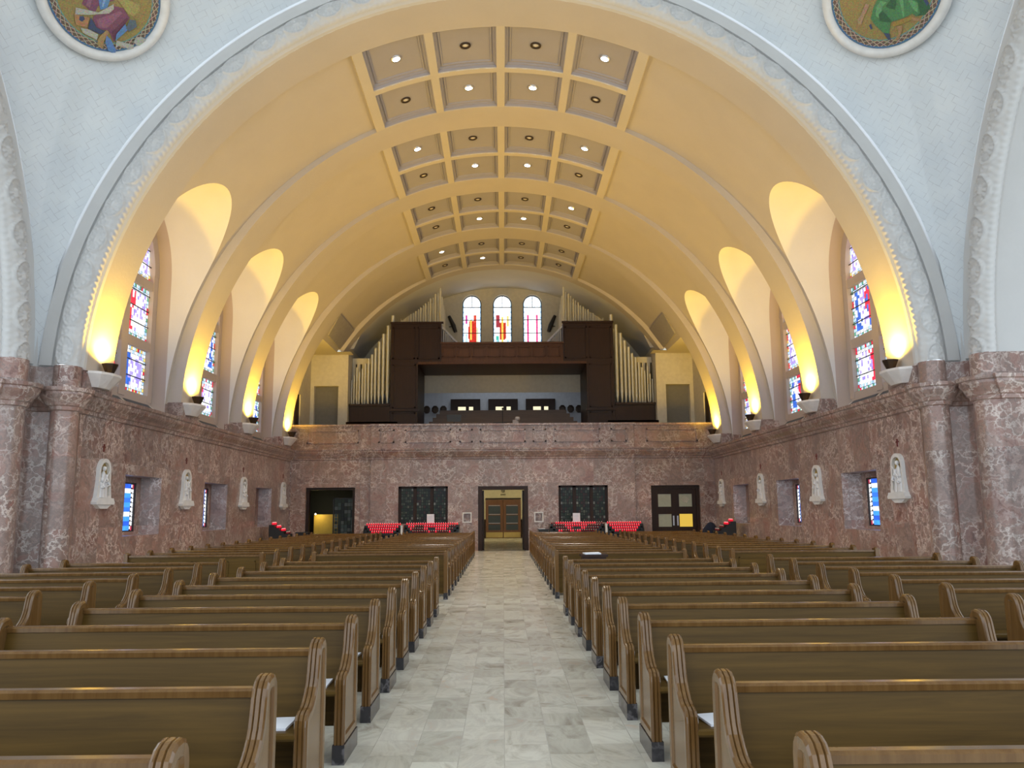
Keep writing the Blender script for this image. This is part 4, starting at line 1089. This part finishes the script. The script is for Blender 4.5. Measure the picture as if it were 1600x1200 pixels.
# ------------------------------------------------------------------ candle racks
def candle(lit):
    m = MB(); m.lathe([(.020, 0), (.030, .02), (.033, .07), (.030, .07), (.026, .035)], n=8)
    o = m.build('votive_candle', 'flame_red' if lit else 'wine_glass')
    w = MB(); w.lathe([(0, .035), (.012, .035), (.015, .07), (.014, .085), (.009, .094), (0, .097)], n=8); w.build('wax', 'flame_white' if lit else 'wax', o)
    return o
CP = {0: candle(0), 1: candle(1)}; cu = {0: 0, 1: 0}; ccount = 0
TNAME = ['top', 'second', 'third', 'bottom']
def rack(loc, rz, counts, pitch, lit_fn, label, short, skip=(), legs=True, dz=.10, dy=.13, ztop=1.06, name='candle_rack', hard=None):
    global ccount
    root = empty(name, loc, rz); W = counts[0]*pitch
    T = Matrix.Translation(Vector(loc)) @ Matrix.Rotation(rz, 4, 'Z')
    m = MB()   # stepped body whose ends slant in downwards
    for i, n in enumerate(counts):
        w = n*pitch/2+.02; y1 = -i*dy; z = ztop-i*dz
        m.box(-w, y1-dy, z-.16, w, y1, z)
        m.box(-W/2-.04, y1-dy, z-.2, W/2+.04, y1, z-.10)
    m.box(-W/2-.05, -len(counts)*dy-.02, ztop-len(counts)*dz-.16, W/2+.05, .02, ztop-len(counts)*dz-.04)
    for s_ in (-1, 1): m.prism([(0.02, ztop+.0), (0.02, .35), (-len(counts)*dy, .35), (-len(counts)*dy, ztop-len(counts)*dz+.02), (-dy*.5, ztop)], 'x', s_*(W/2+.05)-.012, s_*(W/2+.05)+.012)
    m.build('stand', 'black_metal', root)
    for sx in (-1, 1):
        for yy in (-.03, -len(counts)*dy+.03):
            g = MB(); x = sx*(W/2+.02); g.box(x-.03, yy-.03, 0, x+.03, yy+.03, .5); g.build('leg', 'black_metal', root)
    tag(root, label, 'candle rack')
    rs = random.Random(int(abs(loc[0])*100))
    for i, n in enumerate(counts):
        for j in range(n):
            if (i, j) in skip: continue
            lit = 1 if lit_fn(i, j, n, rs) else 0
            o = CP[lit] if not cu[lit] else copy_tree(CP[lit]); cu[lit] = 1
            p = T @ Vector(((j-(n-1)/2)*pitch, -i*dy-dy/2, ztop-i*dz)); o.location = p; ccount += 1
            tag(o, '%s votive candle in the %s row of %s' % ('glowing red' if lit else 'unlit', TNAME[i], short), 'candle', 'votive candles, %s row of %s, %s' % (TNAME[i], short, 'lit' if lit else 'unlit'))
    return root
def litL(i, j, n, rs): return i == 0 or (i == 1 and (j < 3 or 7 <= j <= 17)) or (i == 2 and (j in (0, 6, 7) or 10 <= j <= 15)) or (i == 3 and rs.random() < .2)
def litR(i, j, n, rs): return (i == 0 and j not in (0, 1, 20, 21, 22)) or (i == 1 and 5 <= j <= 14) or (i == 2 and j in (5, 6, 11, 12)) or (i == 3 and j in (0, 1, 5, 6, 8, 9))
allon = lambda i, j, n, rs: True
sk = ((2, 8), (2, 9), (2, 10))
rack((-2.88, 34.0, 0), 0, (23, 21, 19, 17), .092, litL, 'long black candle rack left of the central door, partly lit', 'the long rack left of the door', sk)
rack((-4.80, 33.72, 0), 0, (16, 14, 12, 10), .088, allon, 'shorter black candle rack with every red candle lit, left beside the long rack', 'the short rack left of the door')
rack((2.98, 34.0, 0), 0, (23, 21, 19, 17), .092, litR, 'long black candle rack right of the central door, many unlit', 'the long rack right of the door', sk)
rack((4.86, 33.72, 0), 0, (16, 14, 12, 10), .088, allon, 'shorter black candle rack with every red candle lit, right beside the long rack', 'the short rack right of the door')
rack((-8.45, 30.7, 0), PI/2, (5, 5, 5, 5), .11, lambda i, j, n, rs: i < 3, 'black stepped candle rack against the left wall by the far slot window', 'the rack on the left wall', dz=.11, dy=.17, ztop=1.16)
rack((8.45, 30.7, 0), -PI/2, (5, 5, 5, 5), .11, lambda i, j, n, rs: i < 2, 'black stepped candle rack against the right wall by the far slot window', 'the rack on the right wall', dz=.11, dy=.17, ztop=1.16)

def small_table(loc, w, d, h, label, name='side_table'):
    r = empty(name, loc); m = MB(); m.box(-w/2, -d/2, h-.04, w/2, d/2, h); m.box(-w/2+.03, -d/2+.03, h-.12, w/2-.03, d/2-.03, h-.04); m.build('tabletop', 'black_metal' if name != 'reading_table' else 'dark_wood', r)
    for sx in (-1, 1):
        for sy in (-1, 1):
            m = MB(); x, y = sx*(w/2-.05), sy*(d/2-.05); m.box(x-.025, y-.025, 0, x+.025, y+.025, h-.12); m.build('leg', 'black_metal' if name != 'reading_table' else 'dark_wood', r)
    tag(r, label, 'table'); return r
def sheet(loc, w, d, rz, label, th=.012, cat='paper', name='paper_sheet'):
    m = MB(); m.loft([[(-w/2, -d/2, 0), (w/2, -d/2, 0), (w/2, d/2, 0), (-w/2, d/2, 0)], [(-w/2, -d/2, th), (w/2, -d/2, th), (w/2*1.0, d/2, th*1.3), (-w/2, d/2, th*.9)]])
    o = m.build(name, 'paper', loc=loc); o.rotation_euler = (0, 0, rz); tag(o, label, cat); return o
small_table((1.58, 14.75, 0), .46, .42, .84, 'small dark wooden table in the cross aisle, right of the centre aisle', 'reading_table')
sheet((1.55, 14.75, .842), .28, .30, .05, 'white papers lying on the small table in the cross aisle', .02)
small_table((1.62, 33.9, 0), .46, .35, .86, 'small dark table against the wall, right of the central door')
sheet((1.56, 33.9, .862), .26, .2, 0, 'white paper on the small table beside the central door', .02)
small_table((-7.55, 31.7, 0), .5, .4, .86, 'small black table next to the candle rack on the left wall')
for k, x in enumerate((-2.95, 2.98)):
    r = empty('notice_card', (x, 34.0, 1.13)); m = MB(); m.box(-.15, 0, 0, .15, .012, .36); m.build('card', 'paper', r)
    m = MB()
    for j in range(6): m.box(-.11, -.002, .08+j*.04, .11-.03*(j % 3), 0, .088+j*.04)
    m.build('lettering', 'steel', r); m = MB(); m.box(-.02, .01, -.1, .02, .03, .1); m.build('prop', 'black_metal', r)
    tag(r, 'white printed notice card standing behind the long candle rack %s of the central door' % ['left', 'right'][k], 'notice')
for k, x in enumerate((-4.03, 4.10)):
    m = MB(); m.box(-.04, -.05, 0, .04, .05, 1.02); m.box(-.045, -.06, 1.02, .045, .06, 1.06)
    tag(m.build('offering_box', 'white_stone', loc=(x, 33.3, 0)), 'narrow white offering box between the two candle racks %s of the central door' % ['left', 'right'][k], 'box')
# jacket over a metal frame seat by the right doors
r = empty('folding_chair', (8.05, 32.4, 0)); m = MB()
for s_ in (-1, 1): m.tube([(s_*.24, -.2, 0), (s_*.24, -.22, .45), (s_*.24, .2, .45), (s_*.24, .24, .9)], .015, 8); m.tube([(s_*.24, .25, 0), (s_*.24, -.1, .45)], .015, 8)
m.tube([(-.24, .24, .9), (0, .25, .93), (.24, .24, .9)], .015, 8); m.tube([(-.24, -.2, .02), (.24, -.2, .02)], .012, 6); m.build('frame', 'steel', r)
m = MB(); m.box(-.24, -.2, .44, .24, .2, .47); m.build('seat', 'black_metal', r); tag(r, 'metal framed folding chair near the right rear doors', 'chair')
m = MB(); n = 18; rg = []
for z, q in ((.47, .30), (.55, .34), (.7, .33), (.85, .28), (.98, .18), (1.08, .10), (1.11, .03)):
    rg.append([(q*math.cos(2*PI*i/n)*(1+.10*math.sin(i*1.9+z*6)), .02+q*.75*math.sin(2*PI*i/n)*(1+.08*math.cos(i*2.3)), z) for i in range(n)])
m.loft(rg, True, True, 0, True); tag(m.build('jacket', 'dark_cloth', loc=(8.05, 32.4, .0)), 'dark navy jacket heaped on the folding chair near the right rear doors', 'jacket')

# ------------------------------------------------------------------ pews
CONT = [(0, .115), (0, .30), (0, .49), (.008, .522), (.03, .547), (.07, .560), (.11, .566), (.15, .584), (.19, .615), (.222, .65), (.245, .69), (.258, .73), (.268, .77), (.278, .81), (.292, .843), (.318, .870),
        (.355, .885), (.40, .888), (.435, .876), (.458, .85), (.468, .81), (.47, .70), (.47, .40), (.47, .115)]
def inset(poly, d):
    out = []; n = len(poly)
    for i in range(n):
        a, p, c = Vector(poly[i-1]), Vector(poly[i]), Vector(poly[(i+1) % n]); e1 = (p-a).normalized(); e2 = (c-p).normalized()
        n1 = Vector((e1.y, -e1.x)); n2 = Vector((e2.y, -e2.x)); nn = n1+n2; nn = nn/nn.length if nn.length > 1e-5 else n1; k = 1/max(.6, nn.dot(n1))
        q = p+nn*d*k; out.append((q.x, q.y))
    return out
SEQ = [(-.024, .066), (-.034, .052), (-.036, .016), (-.030, .003), (-.022, 0), (-.016, .0), (-.012, .008), (-.008, 0), (.008, 0), (.012, .008), (.016, 0), (.022, 0), (.030, .003), (.036, .016), (.034, .052), (.024, .066)]
m = MB(); m.loft([[(tt, y, z) for y, z in inset(CONT, d)] for tt, d in SEQ], True, True, 0, False)
END = m
END_ME = None
def pew(L_):
    """pew from local x=0 to L_, front at y=0, facing -y."""
    global END_ME
    root = empty('pew')
    for x in (.036, L_-.036):
        if END_ME is None:
            e = END.build('end_panel', 'oak_end', root, loc=(x, 0, 0)); END_ME = e.data
            pm = MB(); pm.box(-.040, -.006, 0, .040, .476, .12); p = pm.build('plinth', 'dark_marble', e); pew.pl = p.data
        else:
            e = bpy.data.objects.new('end_panel', END_ME); C.objects.link(e); e.parent = root; e.location = (x, 0, 0)
            p = bpy.data.objects.new('plinth', pew.pl); C.objects.link(p); p.parent = e
    a, c = .06, L_-.06
    m = MB(); m.loft([[(x, y, z) for y, z in ((.33, .44), (.355, .44), (.435, .79), (.405, .79))] for x in (a, c)]); m.box(a, .33, .16, c, .352, .44); m.build('backrest', 'oak', root)
    m = MB(); pr = [(.392, .785), (.39, .812), (.402, .824), (.436, .826), (.452, .816), (.452, .785)]
    m.loft([[(x, y, z) for y, z in pr] for x in (a, c)]); m.build('top_rail', 'oak_end', root)
    m = MB(); pr = [(.012, .418), (.0, .432), (.004, .450), (.02, .458), (.355, .445), (.355, .418)]
    m.loft([[(x, y, z) for y, z in pr] for x in (a, c)]); m.build('seat', 'oak', root)
    return root
NUM = ['first', 'second', 'third', 'fourth', 'fifth', 'sixth', 'seventh', 'eighth', 'ninth', 'tenth', 'eleventh', 'twelfth', 'thirteenth', 'fourteenth', 'fifteenth']
BLK = [('left of the centre aisle', -3.53, -1.03, -3, 'pews left of the centre aisle'), ('right of the centre aisle', .95, 3.40, -3, 'pews right of the centre aisle'),
       ('along the left wall', -6.98, -4.42, 1, 'pews along the left wall'), ('along the right wall', 4.22, 6.98, 1, 'pews along the right wall')]
for (nm, xa, xb, k0, grp) in BLK:
    pr = pew(xb-xa); first = True; n_ = 0
    for k in range(k0, 8):
        o = pr if first else copy_tree(pr); first = False
        o.location = (xa, 5.60+1.063*k, 0)
        tag(o, 'oak pew %s, %s front section row from the camera' % (nm, NUM[n_]), 'pew', grp+', front section'); n_ += 1
    for j in range(14):
        o = copy_tree(pr); o.location = (xa, 16.25+1.063*j, 0)
        tag(o, 'oak pew %s, %s row behind the cross aisle' % (nm, NUM[j]), 'pew', grp+', rear section')
    # low screen facing the cross aisle
    r = empty('pew_screen', (xa, 15.55, 0)); Lq = xb-xa
    for x in (.036, Lq-.036):
        m = MB(); m.box(-.036, 0, .115, .036, .14, .86); m.lathe([(.036, 0), (.036, .01), (.02, .03), (0, .035)], (0, .07, .85), 12, sy=1.8); e = m.build('post', 'oak_end', r, loc=(x, 0, 0)); m = MB(); m.box(-.04, -.005, 0, .04, .145, .12); m.build('plinth', 'dark_marble', e)
    m = MB(); m.box(.07, .05, .1, Lq-.07, .08, .80)
    npn = 4
    for i in range(npn):
        u0_, u1_ = .12+(Lq-.24)*i/npn+.03, .12+(Lq-.24)*(i+1)/npn-.03
        for q in ((u0_, .2, u1_, .22), (u0_, .7, u1_, .72), (u0_, .2, u0_+.02, .72), (u1_-.02, .2, u1_, .72)): m.box(q[0], .04, q[1], q[2], .05, q[3])
    m.build('panel', 'oak', r); m = MB(); m.box(.06, .03, .8, Lq-.06, .1, .83); m.build('top_rail', 'oak_end', r)
    tag(r, 'low oak screen facing the cross aisle, %s' % nm, 'screen', 'pew screens along the cross aisle')
# booklets on the aisle ends of the seats
for s_, x, rows_ in ((-1, -1.25, (-2, -1, 0, 1, 2)), (1, 1.17, (-2, -1, 0, 1))):
    for k in rows_:
        sheet((x+rnd(-.02, .02), 5.60+1.063*k+.2, .456), .17, .24, rnd(-.15, .15), 'white booklet on the pew seat %s of the centre aisle, %s row from the camera' % ('left' if s_ < 0 else 'right', NUM[k+3]), .012, 'booklet', 'booklet')

# ------------------------------------------------------------------ light, world, camera
w = bpy.data.worlds.new('World'); S.world = w; w.use_nodes = True
bg = w.node_tree.nodes['Background']; bg.inputs[0].default_value = (.80, .90, 1.0, 1); bg.inputs[1].default_value = 1.75
def area(loc, rot, sx, sy, e, col, name='fill_light'):
    l = bpy.data.lights.new(name, 'AREA'); l.shape = 'RECTANGLE'; l.size = sx; l.size_y = sy; l.energy = e; l.color = col
    o = bpy.data.objects.new(name, l); C.objects.link(o); o.location = loc; o.rotation_euler = rot; return o
area((0, 44.5, 9.4), (0, 0, 0), 6, 1.5, 25, (.85, .92, 1), 'chamber_fill')  # added bluish fill for weak daylight in the chamber; no lamp hangs here
cam = bpy.data.cameras.new('camera'); co = bpy.data.objects.new('camera', cam); C.objects.link(co)
cam.sensor_width = 36; cam.lens = 36*1290/1600; cam.clip_start = .05; cam.clip_end = 500
Mx = Matrix.Rotation(math.radians(-.67), 4, 'Z') @ Matrix.Rotation(PI/2+math.radians(8.73), 4, 'X') @ Matrix.Rotation(math.radians(-.43), 4, 'Z')
co.matrix_world = Matrix.Translation((0, 0, 1.6)) @ Mx
S.camera = co
S.view_settings.view_transform = 'Standard'; S.view_settings.look = 'None'; S.view_settings.gamma = 1; S.view_settings.exposure = 0.45
S.view_settings.use_curve_mapping = False
S.cycles.max_bounces = 8; S.cycles.diffuse_bounces = 5; S.cycles.glossy_bounces = 3; S.cycles.sample_clamp_indirect = 4
S.cycles.use_denoising = True
